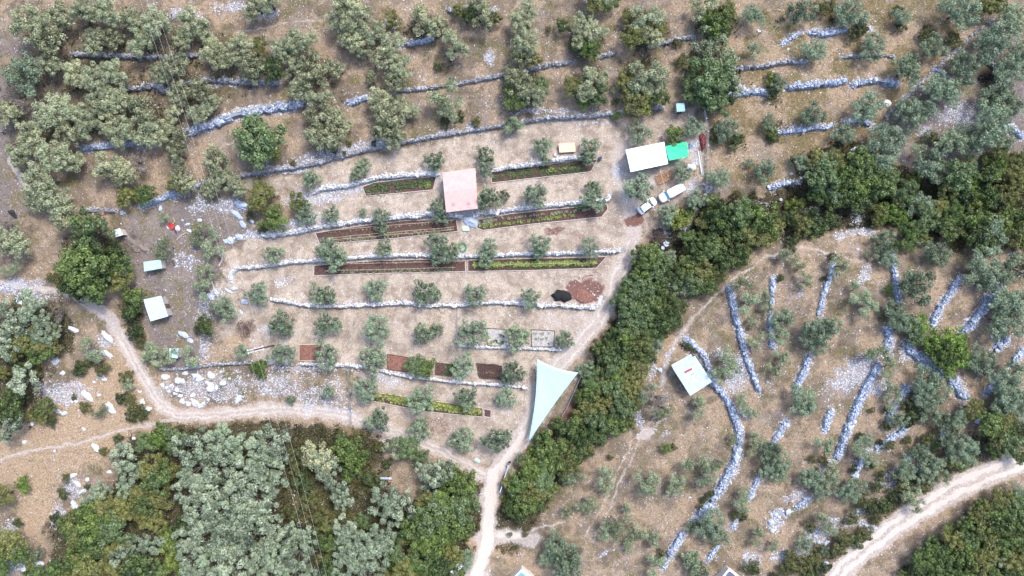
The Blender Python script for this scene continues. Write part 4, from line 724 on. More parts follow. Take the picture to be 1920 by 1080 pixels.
def building(name, label, cat, corners, h, roofm, wallm, ridge=.0, ribs=0, rib_dir='u', inset=.25, door=0, windows=(1, 3), group=None):
    """corners: roof corners on the plan (top-left, top-right, bottom-right, bottom-left); ridge runs left-right half way down"""
    Q = [P(x, y, h) for x, y in corners]; zg = min(q[2] for q in Q)-.15; zt = sum(q[2] for q in Q)/4+h
    cx, cy = sum(q[0] for q in Q)/4, sum(q[1] for q in Q)/4
    root = thing(name, label, cat, (cx, cy, zg), group=group); q2 = [(q[0]-cx, q[1]-cy) for q in Q]; H_ = zt-zg
    a, b_, c, d_ = q2; Lu = math.dist(a, b_); Lv = math.dist(a, d_)
    nu = max(2, ribs*4 if rib_dir == 'u' else 2); nv = max(2, ribs*4 if rib_dir == 'v' else 2)
    if ridge: nv = max(nv, 2); nv += nv % 2
    V = []; F = []
    for j in range(nv+1):
        for i in range(nu+1):
            p = lerp(lerp(a, b_, i/nu), lerp(d_, c, i/nu), j/nv)
            z = H_+ridge*(1-abs(2*j/nv-1)); k__ = i if rib_dir == 'u' else j
            V.append((p[0], p[1], z+(.055 if (k__ % 4) in (1, 2) else 0)*(ribs > 0)))
    n1 = len(V); V += [(x, y, z-.07) for x, y, z in V]
    for j in range(nv):
        for i in range(nu):
            q = j*(nu+1)+i; f = [q, q+nu+1, q+nu+2, q+1]; F.append(f); F.append([t+n1 for t in f][::-1])
    rim = [i for i in range(nu+1)]+[j*(nu+1)+nu for j in range(1, nv+1)]+[nv*(nu+1)+i for i in range(nu-1, -1, -1)]+[j*(nu+1) for j in range(nv-1, 0, -1)]
    for s_, t_ in zip(rim, rim[1:]+rim[:1]): F.append([s_, t_, t_+n1, s_+n1])
    roof = mk('roof', V, F, roofm, root)
    m = ((a[0]+b_[0]+c[0]+d_[0])/4, (a[1]+b_[1]+c[1]+d_[1])/4)
    def ins(p, e): 
        L = math.dist(p, m); return lerp(p, m, e*1.41/L)
    w4 = [ins(p, inset) for p in q2]; i4 = [ins(p, inset+.18) for p in q2]; b = MB(); top = H_-.08
    for k_ in range(4):
        p, q = w4[k_], w4[(k_+1) % 4]; pi, qi = i4[k_], i4[(k_+1) % 4]
        b.quad((*q, -.3), (*p, -.3), (*p, top), (*q, top)); b.quad((*pi, -.3), (*qi, -.3), (*qi, top), (*pi, top)); b.quad((*p, top), (*pi, top), (*qi, top), (*q, top))
    b.build('wall', wallm, root)
    def onwall(k_, t, w_, z0, z1, nm, mt, proud):
        p, q = w4[k_], w4[(k_+1) % 4]; L = math.dist(p, q); dx, dy = (q[0]-p[0])/L, (q[1]-p[1])/L; px_, py_ = p[0]+dx*L*t, p[1]+dy*L*t
        ox, oy = px_-m[0], py_-m[1]; nx, ny = (-dy, dx) if (-dy*ox+dx*oy) > 0 else (dy, -dx)
        return MB().box((px_+nx*proud/2, py_+ny*proud/2, (z0+z1)/2), (w_, proud, z1-z0), math.atan2(dy, dx)).build(nm, mt, root)
    if door is not None and H_ > 1.9:
        dz = H_-h+.15; dd = onwall(door, .5, .9, .12, 2.0, 'door', MAT['wood_dark'], .06)
        for k_ in windows: f = onwall(k_, .32, .9, 1.0, min(1.9, top-.1), 'window', MAT['glass'], .05)
    return root, roof, q2, H_
# pink roofed house
ho, ro, q2, hh = building('house', 'small house with pale pink ribbed roof and two roof vents', 'house', [(829,323),(891,315),(896,391),(837,399)], 3.0, MAT['roof_pink'], MAT['wall_white'], .35, 34, 'u', .35, 2, (1, 3))
for x, y in ((850,383),(879,381)):
    p = P(x, y, 3.2); MB().box((p[0]-ho.location.x, p[1]-ho.location.y, hh+.16), (.42, .42, .3), .1).build('roof_vent', plain('pink_vent', (.62,.22,.28), .5), ro)
# white roofed long house
building('house', 'long shed house with plain bright white flat roof', 'house', [(1173,281),(1246,265.5),(1253,307),(1182,323)], 2.8, MAT['roof_white'], MAT['wall_block'], 0, 0, 'u', .3, 2, (2,))
building('outbuilding', 'tiny outbuilding with a square light blue roof', 'outbuilding', [(1268,194),(1283,193),(1284.5,208.5),(1269,209.5)], 2.1, MAT['roof_cyan'], MAT['wall_block'], 0, 4, 'v', .1, 2, ())
building('hut', 'low hut with oblong white roof in the stony yard', 'hut', [(269,491),(301,486.5),(304,503),(271,509)], 2.1, MAT['roof_pale'], MAT['wood_pale'], 0, 8, 'v', .15, 2, ())
building('hut', 'squarish hut with white ribbed roof, lower in the yard', 'hut', [(268,562),(301,554.5),(316,593),(283,602.5)], 2.3, MAT['roof_pale'], MAT['wall_block'], .1, 12, 'u', .2, 1, (2,))
building('outbuilding', 'small grey roofed outbuilding half hidden by dark green tree', 'outbuilding', [(211,433),(224,427.5),(231,440.5),(216,445)], 1.9, plain('grey_blue_roof', (.48,.55,.66), .5), MAT['wood_pale'], 0, 4, 'u', .1, 2, ())
building('canopy', 'pale cyan sheet canopy under small olives', 'canopy', [(317,653),(334.5,653),(333,672),(317,670)], 1.7, MAT['tarp_cyan'], MAT['wood_pale'], 0, 4, 'u', .1, None, ())
eh, er, q2, hh = building('hut', 'white-blue metal roofed hut on the east hillside', 'hut', [(1261.5,691),(1303,667),(1335,716),(1294.5,742.5)], 2.5, MAT['roof_zinc'], MAT['wall_white'], 0, 12, 'v', .3, 1, (2, 3))
pa = P(1291, 695, 2.6); MB().box((pa[0]-eh.location.x, pa[1]-eh.location.y, hh+.09), (1.5, .38, .1), R(27)).build('red_board', MAT['red'], er)
pa = P(1299, 701, 2.6); MB().box((pa[0]-eh.location.x, pa[1]-eh.location.y, hh+.07), (.8, .08, .06), R(35)).build('stick', MAT['stick'], er)
pa = P(1279, 678, 2.0); MB().box((pa[0]-eh.location.x, pa[1]-eh.location.y, hh-.35), (4.2, .9, .07), R(29)).build('lean_to_roof', plain('old_zinc', (.42,.50,.60), .5, .3, 5), er)
building('house', 'house corner with white edged blue roof at bottom edge', 'house', [(978,1066),(1006,1089),(984,1116),(953,1092)], 3.0, MAT['roof_white'], MAT['wall_white'], 0, 0, 'u', .3, None, ())
q = [P(x, y, 3.1) for x, y in ((978,1071),(1000,1089),(982,1110),(958,1091))]; b = MB(); zt = max(t[2] for t in q)+3.14
hb = bpy.data.objects[[o.name for o in bpy.data.objects if o.get('label', '').startswith('house corner with white')][0]]
b.quad(*[(t[0]-hb.location.x, t[1]-hb.location.y, zt-hb.location.z) for t in q[::-1]]); o = b.build('roof_glazing', MAT['pool'], [c for c in hb.children if c.name.startswith('roof')][0])
building('shed', 'shed corner with white rimmed dark roof, bottom edge', 'shed', [(1368,1065),(1398,1090),(1375,1118),(1344,1092)], 2.6, MAT['roof_white'], MAT['wall_white'], 0, 0, 'u', .3, None, ())
hb = bpy.data.objects[[o.name for o in bpy.data.objects if o.get('label', '').startswith('shed corner')][0]]
q = [P(x, y, 2.7) for x, y in ((1368,1070),(1392,1090),(1374,1112),(1350,1092))]; zt = max(t[2] for t in q)+2.74
MB().quad(*[(t[0]-hb.location.x, t[1]-hb.location.y, zt-hb.location.z) for t in q[::-1]]).build('roof_sheet', plain('dark_violet_roof', (.10,.09,.14), .6), [c for c in hb.children if c.name.startswith('roof')][0])
building('outbuilding', 'white roofed outbuilding behind a small olive by the road', 'outbuilding', [(859,1055),(870,1060),(856,1079),(844,1072)], 2.2, plain('white_lavender_roof', (.74,.75,.85), .5), MAT['wall_block'], 0, 3, 'u', .1, None, ())

# ------------------------------------------------------------- garden things
def slab(name, label, cat, corners, h, th, mt, legs=True, sag=0, nd=6, group=None, leg_mat=None):
    Q = [P(x, y, h) for x, y in corners]; zt = sum(q[2] for q in Q)/4+h; cx, cy = sum(q[0] for q in Q)/4, sum(q[1] for q in Q)/4; zg = zt-h
    root = thing(name, label, cat, (cx, cy, zg), group=group); q2 = [(q[0]-cx, q[1]-cy) for q in Q]; V = []; F = []
    for j in range(nd+1):
        for i in range(nd+1):
            p = lerp(lerp(q2[0], q2[1], i/nd), lerp(q2[3], q2[2], i/nd), j/nd)
            V.append((*p, h-sag*math.sin(math.pi*i/nd)*math.sin(math.pi*j/nd)+random.uniform(-1, 1)*sag*.12))
    n1 = len(V); V += [(x, y, z-th) for x, y, z in V]
    for j in range(nd):
        for i in range(nd):
            q = j*(nd+1)+i; f = [q, q+nd+1, q+nd+2, q+1]; F += [f, [t+n1 for t in f][::-1]]
    rim = list(range(nd+1))+[j*(nd+1)+nd for j in range(1, nd+1)]+[nd*(nd+1)+i for i in range(nd-1, -1, -1)]+[j*(nd+1) for j in range(nd-1, 0, -1)]
    for s_, t_ in zip(rim, rim[1:]+rim[:1]): F.append([s_, t_, t_+n1, s_+n1])
    mk('top', V, F, mt, root)
    if legs:
        for p in q2: MB().tube([(p[0]*.94, p[1]*.94, -.2), (p[0]*.94, p[1]*.94, h-.02)], .05).build('leg', leg_mat or MAT['wood_pale'], root)
    return root
slab('canopy', 'bright green shade net canopy beside the white roof', 'canopy', [(1247.5,274),(1288,265),(1291.5,294),(1254,301.5)], 2.3, .03, MAT['green_net'], True, .25, 10)
slab('table', 'peach coloured board table above the upper garden wall', 'table', [(1047.5,269.5),(1078,267),(1079.5,284),(1049,286)], .8, .06, MAT['peach'])
# shade sail with hollow edges on three poles
SC = [(1007,673,3.4),(1084,698.5,3.0),(991,829,2.6)]
T = [P(x, y, h) for x, y, h in SC]; T3 = [Vector((t[0], t[1], t[2]+s_[2])) for t, s_ in zip(T, SC)]; o3 = Vector((T3[0].x, T3[0].y, T[0][2]))
root = thing('shade_sail', 'large pale turquoise triangular shade sail beside the dirt road', 'shade sail', o3); n = 22; V = []; id_ = {}
cen = (T3[0]+T3[1]+T3[2])/3
for i in range(n+1):
    for j in range(n+1-i):
        k_ = n-i-j; a, b_, c = i/n, j/n, k_/n; p = T3[0]*a+T3[1]*b_+T3[2]*c
        pull = 0.115*(a*b_*4*(1-c)**2*.6+b_*c*4*(1-a)**2*.55+a*c*4*(1-b_)**2*1.05); e = (cen-p); p = p+e*pull*(1.4)
        p.z -= .5*27*a*b_*c*.5; id_[(i, j)] = len(V); V.append(tuple(p-o3))
F = []
for i in range(n):
    for j in range(n-i):
        F.append([id_[(i, j)], id_[(i+1, j)], id_[(i, j+1)]])
        if j < n-i-1: F.append([id_[(i+1, j)], id_[(i+1, j+1)], id_[(i, j+1)]])
c_ = mk('cloth', V, F, MAT['cloth'], root, smooth=True); so_ = c_.modifiers.new('t', 'SOLIDIFY'); so_.thickness = .012
for t, p in zip(T, T3):
    e = (p-cen); e.z = 0; e.normalize(); q = p+e*.35; MB().tube([(q.x-o3.x, q.y-o3.y, t[2]-.3-o3.z), (q.x-o3.x, q.y-o3.y, p.z+.15-o3.z)], .06, 8).build('pole', MAT['metal'], root)
    MB().tube([tuple(p-o3), tuple(q-o3)], .015, 5).build('rope', MAT['white'], root)

# vegetable beds
def inpoly(x, y, q):
    r_ = False; j = len(q)-1
    for i in range(len(q)):
        if (q[i][1] > y) != (q[j][1] > y) and x < (q[j][0]-q[i][0])*(y-q[i][1])/(q[j][1]-q[i][1])+q[i][0]: r_ = not r_
        j = i
    return r_
CROP = {'dk': leafmat('crop_leaf_green', (.03,.06,.018), (.13,.22,.07)), 'lt': leafmat('crop_leaf_light', (.10,.16,.03), (.36,.46,.12)), 'yl': leafmat('crop_leaf_yellow', (.12,.15,.03), (.38,.42,.12)), 'gr': leafmat('crop_leaf_grey', (.10,.12,.07), (.36,.38,.24))}
def at(pt, dz=0, o=(0, 0, 0)):
    X, Y = B(pt[0], pt[1]); return (float(X)-o[0], float(Y)-o[1], float(ground(pt[0], pt[1]))+dz-o[2])
def bed(label, q, soil, rows=(), edge='stone_edge', trellis=(), rings=0, lift=.07):
    xs = [p[0] for p in q]; ys = [p[1] for p in q]; cx, cy = sum(xs)/len(q), sum(ys)/len(q); o0 = at((cx, cy)); root = thing('garden_bed', label, 'garden bed', o0, group='garden beds of the terraces')
    st = 1.3; nx, ny = int((max(xs)-min(xs))/st)+2, int((max(ys)-min(ys))/st)+2; V = []; F = []; ids = {}
    def vid(i, j):
        if (i, j) not in ids:
            u, v = min(xs)+i*st, min(ys)+j*st; ids[(i, j)] = len(V); V.append(at((u, v), lift+random.uniform(-.03, .05), o0))
        return ids[(i, j)]
    for j in range(ny):
        for i in range(nx):
            if inpoly(min(xs)+(i+.5)*st+random.gauss(0, .8), min(ys)+(j+.5)*st+random.gauss(0, .8), q): F.append([vid(i, j), vid(i, j+1), vid(i+1, j+1), vid(i+1, j)])
    mk('soil', V, F, MAT[soil], root, smooth=True)
    if edge:
        b = MB()
        for p1, p2 in zip(q, q[1:]+q[:1]):
            L = math.dist(p1, p2); n_ = max(1, int(L/6))
            for i in range(n_): b.tube([at(lerp(p1, p2, i/n_), .10, o0), at(lerp(p1, p2, (i+1)/n_), .10, o0)], .075, 5)
        b.build('edging', MAT[edge], root)
    for (x1, y1), (x2, y2), wd, sp, col, ls in rows:
        L = math.dist((x1, y1), (x2, y2)); n_ = max(2, int(L/sp)); k_ = max(1, int(wd/2.2)); U = []; Vv = []
        for i in range(n_):
            for j in range(k_):
                if random.random() < .36: continue
                f = (j+.5)/k_-.5; U.append(x1+(x2-x1)*(i+.5)/n_+random.gauss(0, .7)-(y2-y1)/L*f*wd); Vv.append(y1+(y2-y1)*(i+.5)/n_+random.gauss(0, .5)+(x2-x1)/L*f*wd)
        U = np.array(U); Vv = np.array(Vv); m = 14; n2 = len(U)*m; size = np.repeat(rng.uniform(.5, 1.3, len(U)), m)*ls
        X, Y = B(U, Vv); X = np.repeat(X, m)-o0[0]; Y = np.repeat(Y, m)-o0[1]; Zz = np.repeat(ground(U, Vv), m)+lift-o0[2]
        a = rng.uniform(0, 6.28, n2); el = rng.uniform(.1, 1.1, n2); rr = size*rng.uniform(.25, 1, n2); dx, dy = np.cos(a), np.sin(a); wl = size*.34
        c = np.stack([X+dx*rr*.2, Y+dy*rr*.2, Zz+.05+rr*el*.3], -1); t = np.stack([X+dx*rr, Y+dy*rr, Zz+.05+rr*el], -1); md = (c+t)/2+np.stack([0*a, 0*a, size*.12], -1)
        s_ = np.stack([-dy*wl, dx*wl, 0*a], -1); V3 = np.stack([c, md+s_, t, md-s_], 1).reshape(-1, 3)
        mk('crop_row', V3, [np.arange(len(V3)).reshape(-1, 4)], CROP[col], root, attrs={'tint': np.repeat(np.clip(rng.normal(.55, .25, n2), 0, 1), 4)})['kind'] = 'stuff'
    for (p1, p2) in trellis:
        b = MB(); n_ = max(2, int(math.dist(p1, p2)/22)); pv = None
        for i in range(n_+1):
            p = lerp(p1, p2, i/n_); g0 = at(p, 0, o0); tp = at((p[0]+random.uniform(-.5, .5), p[1]+random.uniform(-.6, .6)), 1.1, o0); b.tube([g0, tp], .025, 4)
            if pv: b.tube([pv, tp], .028, 4); b.tube([(pv[0], pv[1], pv[2]-.5), (tp[0], tp[1], tp[2]-.5)], .012, 3)
            pv = tp
        b.build('trellis', MAT['bamboo'], root)
    for k_ in range(rings):
        f = .92-.17*k_; b = MB(); pts = []
        for i in range(33):
            a = 6.2832*i/32; c, s_ = math.cos(a), math.sin(a); pw = .6
            pts.append(at((cx+f*(max(xs)-min(xs))/2*math.copysign(abs(c)**pw, c), cy+f*(max(ys)-min(ys))/2*math.copysign(abs(s_)**pw, s_)), lift+.05, o0))
        b.tube(pts, .045, 4); b.build('drip_hose', MAT['black'], root)
    return root
bed('short leafy vegetable bed left of the pink roofed house', [(679,350),(700,342),(760,335),(818,330.5),(812,356),(750,362),(686,368)], 'soil', [((690,349),(812,337),5,3,'dk',.34),((686,357),(808,345),6,3,'dk',.38),((688,364),(780,356),4,3,'gr',.32),((785,350),(808,347),7,3,'lt',.4)])
bed('leafy vegetable bed right of pink roof under white wall', [(921,320),(1000,311),(1085,300),(1120,299),(1108,322),(1000,334),(921,343)], 'soil', [((930,323),(1100,305),4,3.4,'dk',.3),((925,331),(1100,313),5,3,'dk',.36),((925,339),(1095,320),4,3.2,'dk',.32),((1030,319),(1070,314),3,6,'lt',.5)])
bed('long trellised bed just left of the grey tarpaulin', [(590,437),(660,425.5),(700,420),(760,413),(855,411),(859,434),(740,447),(600,458)], 'soil', [((612,436),(850,415),2.4,3.4,'gr',.26),((615,449),(850,428),2.6,2.8,'gr',.30),((630,452),(845,434),2.4,3,'gr',.26)], 'wood_pale', [((600,434),(852,413)),((614,447),(852,426)),((616,451),(852,431))])
bed('vegetable bed of two scattered rows right of grey tarpaulin', [(897,411),(960,400),(1050,391),(1110,385),(1138,382),(1140,392),(1128,407),(1000,420),(905,432),(892,426)], 'soil', [((905,414),(1110,392),4,3.4,'gr',.36),((900,425),(1075,403),5,3,'lt',.36),((1080,390),(1128,386),6,3,'dk',.36),((1095,402),(1125,398),4,4,'dk',.36),((897,418),(925,414),10,3,'gr',.4)])
bed('left trellised half of the longest bed', [(588,498),(640,493),(700,489),(800,486),(872,488),(873,509),(700,513),(588,517)], 'soil', [((640,494),(860,489),2.2,4,'gr',.22),((615,508),(852,502),3,2.6,'gr',.34),((640,511),(850,506),2.4,3,'gr',.3)], 'wood_pale', [((600,496),(870,490)),((612,508),(855,502))])
bed('right half of the longest bed, with bright lettuce row', [(877,488),(960,485),(1040,483),(1138,481),(1118,503),(1000,507),(877,509)], 'soil', [((888,497),(1118,493),8,2.4,'lt',.42),((900,503),(1110,499),2.4,3,'dk',.3),((880,486),(1115,484),2,4,'gr',.22)], 'wood_pale', [((885,498),(1118,493)),((880,487),(1118,483))])
bed('bare reddish square bed with wooden frame, leftmost', [(561,646),(603,646),(603,676),(561,676)], 'soil_pale', (), 'bamboo')
bed('bare red bed between two olives, second square', [(727,664),(766,670),(766,697),(727,692)], 'soil_pale', (), 'wood_dark')
bed('dark square bed with green plants on its right side', [(818,680),(857,684),(857,706),(816,702)], 'soil', [((838,688),(856,686),9,3,'dk',.4),((832,698),(856,697),8,3,'dk',.4)], 'wood_dark')
bed('square bed with concentric hose rings and yellow-green centre', [(893,681),(941,686),(940,711),(899,708)], 'soil', [((908,696),(928,697),5,3.4,'yl',.34)], 'wood_dark', (), 5)
bed('long yellow-green planted bed in the lower garden', [(697,735),(770,745),(905,765),(906,782),(800,772),(698,752)], 'soil', [((702,739),(902,769),5,2.2,'yl',.44),((701,744),(903,774),5,2.2,'yl',.42),((702,749),(900,778),4,2.6,'lt',.36)], 'wood_pale')
bed('small bare red bed end beside the yellow-green bed', [(907,766),(921,769),(920,783),(908,781)], 'soil', ())
bed('left pale seedling bed covered with weed fabric', [(909,615),(955,618),(955,649),(915,648)], 'fabric_ground', [((913,626),(922,644),5,3.5,'lt',.4),((926,640),(950,642),6,4,'dk',.4),((932,626),(952,632),4,5,'dk',.35)], 'wood_dark')
bed('right pale seedling bed covered with weed fabric', [(996,618),(1040,620),(1038,650),(997,650)], 'fabric_ground', [((1000,626),(1030,624),4,5,'gr',.34),((1002,636),(1032,634),5,5,'gr',.3),((1010,644),(1030,644),4,6,'gr',.3)], 'wood_dark')

# heaps, boulders, small things
def heap(name, label, cat, x, y, rx, ry, h, ang, mt, seed=0, rough=.25, sub=4, sink=.1, group=None, parent=None):
    """a rounded irregular lump, rx/ry in plan units"""
    g = np.random.default_rng(seed); import bmesh
    bm = bmesh.new(); bmesh.ops.create_icosphere(bm, subdivisions=sub, radius=1); V = np.array([v.co for v in bm.verts]); F = np.array([[v.index for v in f.verts] for f in bm.faces]); bm.free()
    dis = np.ones(len(V))
    for fr, am in ((1.5, rough), (3.2, rough*.6), (7, rough*.3)):
        ph_ = g.uniform(0, 6.28, (3,)); Wd = g.normal(0, 1, (3, 3))*fr; dis += am*np.prod(np.sin(V@Wd.T+ph_), axis=1)*1.6
    V = V*dis[:, None]; V *= np.array([rx/10, ry/10, h]); a = R(-ang); c, s_ = math.cos(a), math.sin(a); V = np.stack([V[:, 0]*c-V[:, 1]*s_, V[:, 0]*s_+V[:, 1]*c, V[:, 2]], -1)
    X, Y, Zg = P(x, y, h*.4)
    if sub >= 3: V[:, 2] = np.maximum(V[:, 2], -h*.3)
    o = mk(name, V, [F], mt, attrs={'tint': g.uniform(.3, .9, len(V))}, smooth=False); o.location = (X, Y, Zg+h*.1-sink*h)
    return tag(o, label, cat, group) if label else o
BLD = tintmat('boulder_limestone', (.32,.345,.39), (.66,.69,.74), .85); BLB = tintmat('boulder_blue_limestone', (.27,.32,.42), (.52,.60,.74), .85)
def boulders(where, data, group, mt=BLD):
    L = [[float(v) for v in d_.split()] for d_ in data.split(';')]; L.sort(key=lambda t: t[0])
    for i, t in enumerate(L):
        x, y, l, w_ = t[:4]; an = t[4] if len(t) > 4 else 0; sh = 'long flat' if l > 1.8*w_ else ('large round' if l > 13 else 'small')
        n_ = sum(1 for q in L[:i] if ('long flat' if q[2] > 1.8*q[3] else ('large round' if q[2] > 13 else 'small')) == sh)
        heap('boulder', f"{ORD[n_]} {sh} pale boulder from left, {where}", 'boulder', x, y, l*.5, w_*.55, min(l, w_)/10*.5, an, mt, int(x*3+y), .26, 3, .1, group)
GB = 'loose boulders'
boulders('left of the west road', '35 565 15 7 45; 53 558 13 7 15; 137 618 22 8 25; 200 632 28 12 48; 200 664 24 9 38; 190 707 22 8 35; 104 677 14 9 -30; 162 743 26 10 38; 207 765 24 10 55; 117 700 9 7; 108 771 13 8 20; 185 741 7 5; 13 657 14 6; 142 753 7 6; 176 716 6 4; 120 775 12 7; 60 795 10 6 80; 157 805 8 5 30', GB)
boulders('between road fork and triangle shrubs', '266 754 12 9 -60; 278 767 12 7; 250 822 8 6; 262 735 6 5; 180 840 18 8 50', GB)
boulders('among the white boulders above the road', '310 708 15 11; 336 714 18 14; 347 700 12 6; 368 705 15 9; 374 711 14 9 -30; 396 704 15 9 30; 394 727 17 19; 417 719 13 10; 447 748 17 9 -50; 388 717 8 5; 406 726 7 9; 430 710 6 4; 414 697 6 4; 390 750 6 6; 352 684 6 4', GB)
boulders('in the rock row along the road bend', '303 722 8 7; 312 727 8 6; 321 724 9 7; 331 731 8 7; 328 738 8 6; 338 742 9 7; 361 741 8 7; 352 757 10 8; 365 756 12 11; 375 761 11 8; 381 757 8 7; 341 753 11 8 40; 316 734 6 5; 359 749 6 5', GB)
boulders('in the stony yard', '343 627 22 9 30; 356 638 13 8 40; 423 452 10 8; 433 454 10 6; 374 413 9 6; 300 391 6 9; 229 399 10 7; 357 433 12 4 35; 330 500 10 3 -30; 270 386 6 5; 288 375 5 5; 352 421 7 5; 342 413 5 4; 358 480 5 5', GB, BLB)
boulders('right of the yard near the cables', '452 383 26 12 20; 443 402 22 9 45; 470 412 16 7 60; 455 420 16 8 55; 432 448 14 8 30; 448 444 14 9; 395 556 18 8 45; 405 548 14 7 50; 428 545 18 5 30; 440 541 12 6; 458 566 16 9; 452 586 10 6 80', GB, BLB)
boulders('beside the bottom left straw meadow', '30 1040 24 18; 72 1058 18 12; 98 1057 16 11; 45 1067 12 9; 58 1070 12 8; 134 893 18 9 -20; 144 908 16 8 40; 155 922 14 7 -30; 140 948 17 11 50; 45 829 8 6; 102 846 5 5; 3 1012 7 10; 163 900 9 7 60; 205 885 9 6; 28 1002 6 6', GB)
boulders('on the upper right terraces', '1605 279 17 9 -10; 1484 326 7 5; 1422 58 7 6; 1502 334 5 5; 1508 332 5 4; 1464 374 6 5; 1772 200 6 5; 1856 232 6 6; 1616 275 6 6; 1478 92 5 4', GB)
boulders('on the east hillside', '1604 891 14 12; 1480 960 14 9; 1446 980 11 9; 1535 1018 8 8; 1624 987 9 6; 1625 962 5 5; 1550 1057 10 7; 1861 632 8 7; 1833 788 12 10; 1813 599 10 4; 1238 694 11 7 60; 1606 960 8 6; 1738 863 8 8; 1461 970 7 6; 1549 1020 6 6; 1607 967 6 5; 1840 700 8 4; 1455 965 8 6; 1448 996 9 7; 1640 990 8 6; 1530 1006 9 6; 1518 1000 8 6; 1512 1012 7 5; 1552 1016 8 5', GB, BLB)
boulders('on the gravel gap in the thicket', '1249 457 11 10; 1242 465 9 7; 1262 473 9 5; 1456 437 10 6; 1608 468 6 5', GB, BLB)
heap('boulder', 'single bright white boulder near the diagonal boundary wall', 'boulder', 1664.5, 193.5, 7.5, 6.8, .6, 40, plain('bright_white_rock', (.85,.84,.80), .8, .06), 5, .12, 3)
def twigs(root_obj, n, rad, h, mt, seed, name='twigs'):
    g = random.Random(seed); b = MB()
    for _ in range(n):
        a = g.uniform(0, 6.28); r = rad*math.sqrt(g.random()); p = (r*math.cos(a), r*math.sin(a), g.uniform(.1, h)); a2 = g.uniform(0, 6.28); l = g.uniform(.5, 1.3)
        b.tube([p, (p[0]+l*.5*math.cos(a2), p[1]+l*.5*math.sin(a2), p[2]+.15), (p[0]+l*math.cos(a2+.3), p[1]+l*math.sin(a2+.3), p[2]+g.uniform(-.1, .2))], [.03, .022, .008], 4, False)
    return b.build(name, mt, root_obj)
heap('compost_pile', 'black compost pile beside the red earth patch', 'compost pile', 1053, 555.5, 19, 11, .9, 8, MAT['compost'], 3, .14, 4)
heap('soil_pile', 'low red-brown earth pile right of the compost', 'soil pile', 1094, 556, 16, 12, .5, 0, MAT['soil_pale'], 4, .18, 4)
o = heap('brush_pile', 'dark brush pile beside the gravel gap in the thicket', 'brush pile', 1232, 443, 13, 14, .7, 0, plain('dark_brush', (.03,.022,.02), .95, .5, 8), 6, .25, 4); twigs(o, 120, 1.5, .8, MAT['stick'], 1)
o = heap('brush_pile', 'black charred brush heap beside the upper right grey wall', 'brush pile', 1849, 146, 15, 9, .7, -20, MAT['compost'], 7, .35, 4); twigs(o, 60, 1.3, .7, MAT['stick'], 2)
o = heap('brush_pile', 'grey twig pile in the middle of the yard', 'brush pile', 250, 455, 22, 10, .3, 30, plain('grey_twigs', (.20,.17,.15), .95, .4, 8), 8, .3, 4); twigs(o, 90, 2.0, .4, MAT['stick'], 3)
heap('tarpaulin', 'crumpled grey-blue tarpaulin over a heap below pink roof', 'tarpaulin', 882, 416, 14, 9, .6, 20, MAT['tarp_grey'], 9, .16, 4)
slab('tarpaulin', 'small pale cyan sheet below the grey-blue tarpaulin', 'tarpaulin', [(866,424),(878,423),(881,432),(868,433)], .25, .03, MAT['tarp_cyan'], False, .05)
slab('terrace', 'grey paved terrace in front of pink roofed house', 'terrace', [(834,400),(884,393.5),(886,403),(838,408)], .12, .3, MAT['wall_block'], False)
heap('tarpaulin', 'dark red crumpled tarpaulin at the boundary fence', 'tarpaulin', 1318, 264, 6, 15, .5, 0, plain('dark_red_tarp', (.14,.025,.03), .7, .4, 6), 11, .3, 4)
heap('plastic_sheet', 'crumpled white plastic sheet beside the stacked planks', 'plastic sheet', 1296, 314, 8, 6, .35, 30, MAT['white'], 12, .35, 4)
heap('bin_bags', 'black bags lying beside the brown path, left edge', 'bags', 23, 401, 8, 4.5, .45, 35, MAT['black'], 13, .3, 4)
heap('tarpaulin', 'blue crumpled tarpaulin right of the green canopy', 'tarpaulin', 1295, 272, 4, 6, .3, 0, plain('dull_blue_tarp', (.16,.26,.38), .6, .2), 14, .3, 3)
heap('bundle', 'pale blue bundle in the road fork weeds', 'bundle', 894, 864, 5, 3.5, .35, 0, plain('pale_blue_cloth', (.40,.60,.66), .7, .2), 15, .3, 3)
def boxthing(name, label, cat, x, y, sx, sy, h, ang, mt, mt2=None, z=0):
    X, Y, Zg = P(x, y, h); root = thing(name, label, cat, (X, Y, Zg-.05+z), R(-ang)); MB().box((0, 0, h/2), (sx/10, sy/10, h)).build('body', mt2 or mt, root); MB().box((0, 0, h+.03), (sx/10+.08, sy/10+.08, .06)).build('lid', mt, root); return root
boxthing('utility_box', 'pinkish topped box at the top of the wire fence', 'utility box', 650.5, 682.5, 6.5, 4.5, .8, 0, MAT['box_pink'], MAT['wall_block'])
boxthing('utility_box', 'pinkish topped box left of the seedling bed wall', 'utility box', 857, 640.5, 7, 4.5, .8, 5, MAT['box_pink'], MAT['wall_block'])
boxthing('crate', 'pinkish crate beside the green hose coil', 'crate', 857, 471, 7, 4, .4, 0, MAT['box_pink'])
boxthing('crate', 'orange-red crate on the pipes above the yard', 'crate', 190.5, 399.5, 7, 5, .4, 8, plain('orange_crate', (.62,.24,.15), .6), None)
boxthing('bin', 'black square bin right of olive beside pink house', 'bin', 922, 297, 6, 7.5, .9, 0, MAT['black'])
boxthing('bucket', 'tiny white bucket above the upper white wall', 'bucket', 1041, 290, 2.6, 2.6, .3, 0, MAT['white'])
X, Y, Zg = P(1126, 296, .9); root = thing('barrel', 'blue barrel at the end of the upper bed', 'barrel', (X, Y, Zg)); MB().tube([(0, 0, -.1), (0, 0, .1), (0, 0, .45), (0, 0, .9)], [.3, .34, .36, .31], 14).build('body', MAT['blue'], root); MB().tube([(0, 0, .9), (0, 0, .94)], .28, 14).build('lid', MAT['black'], root)
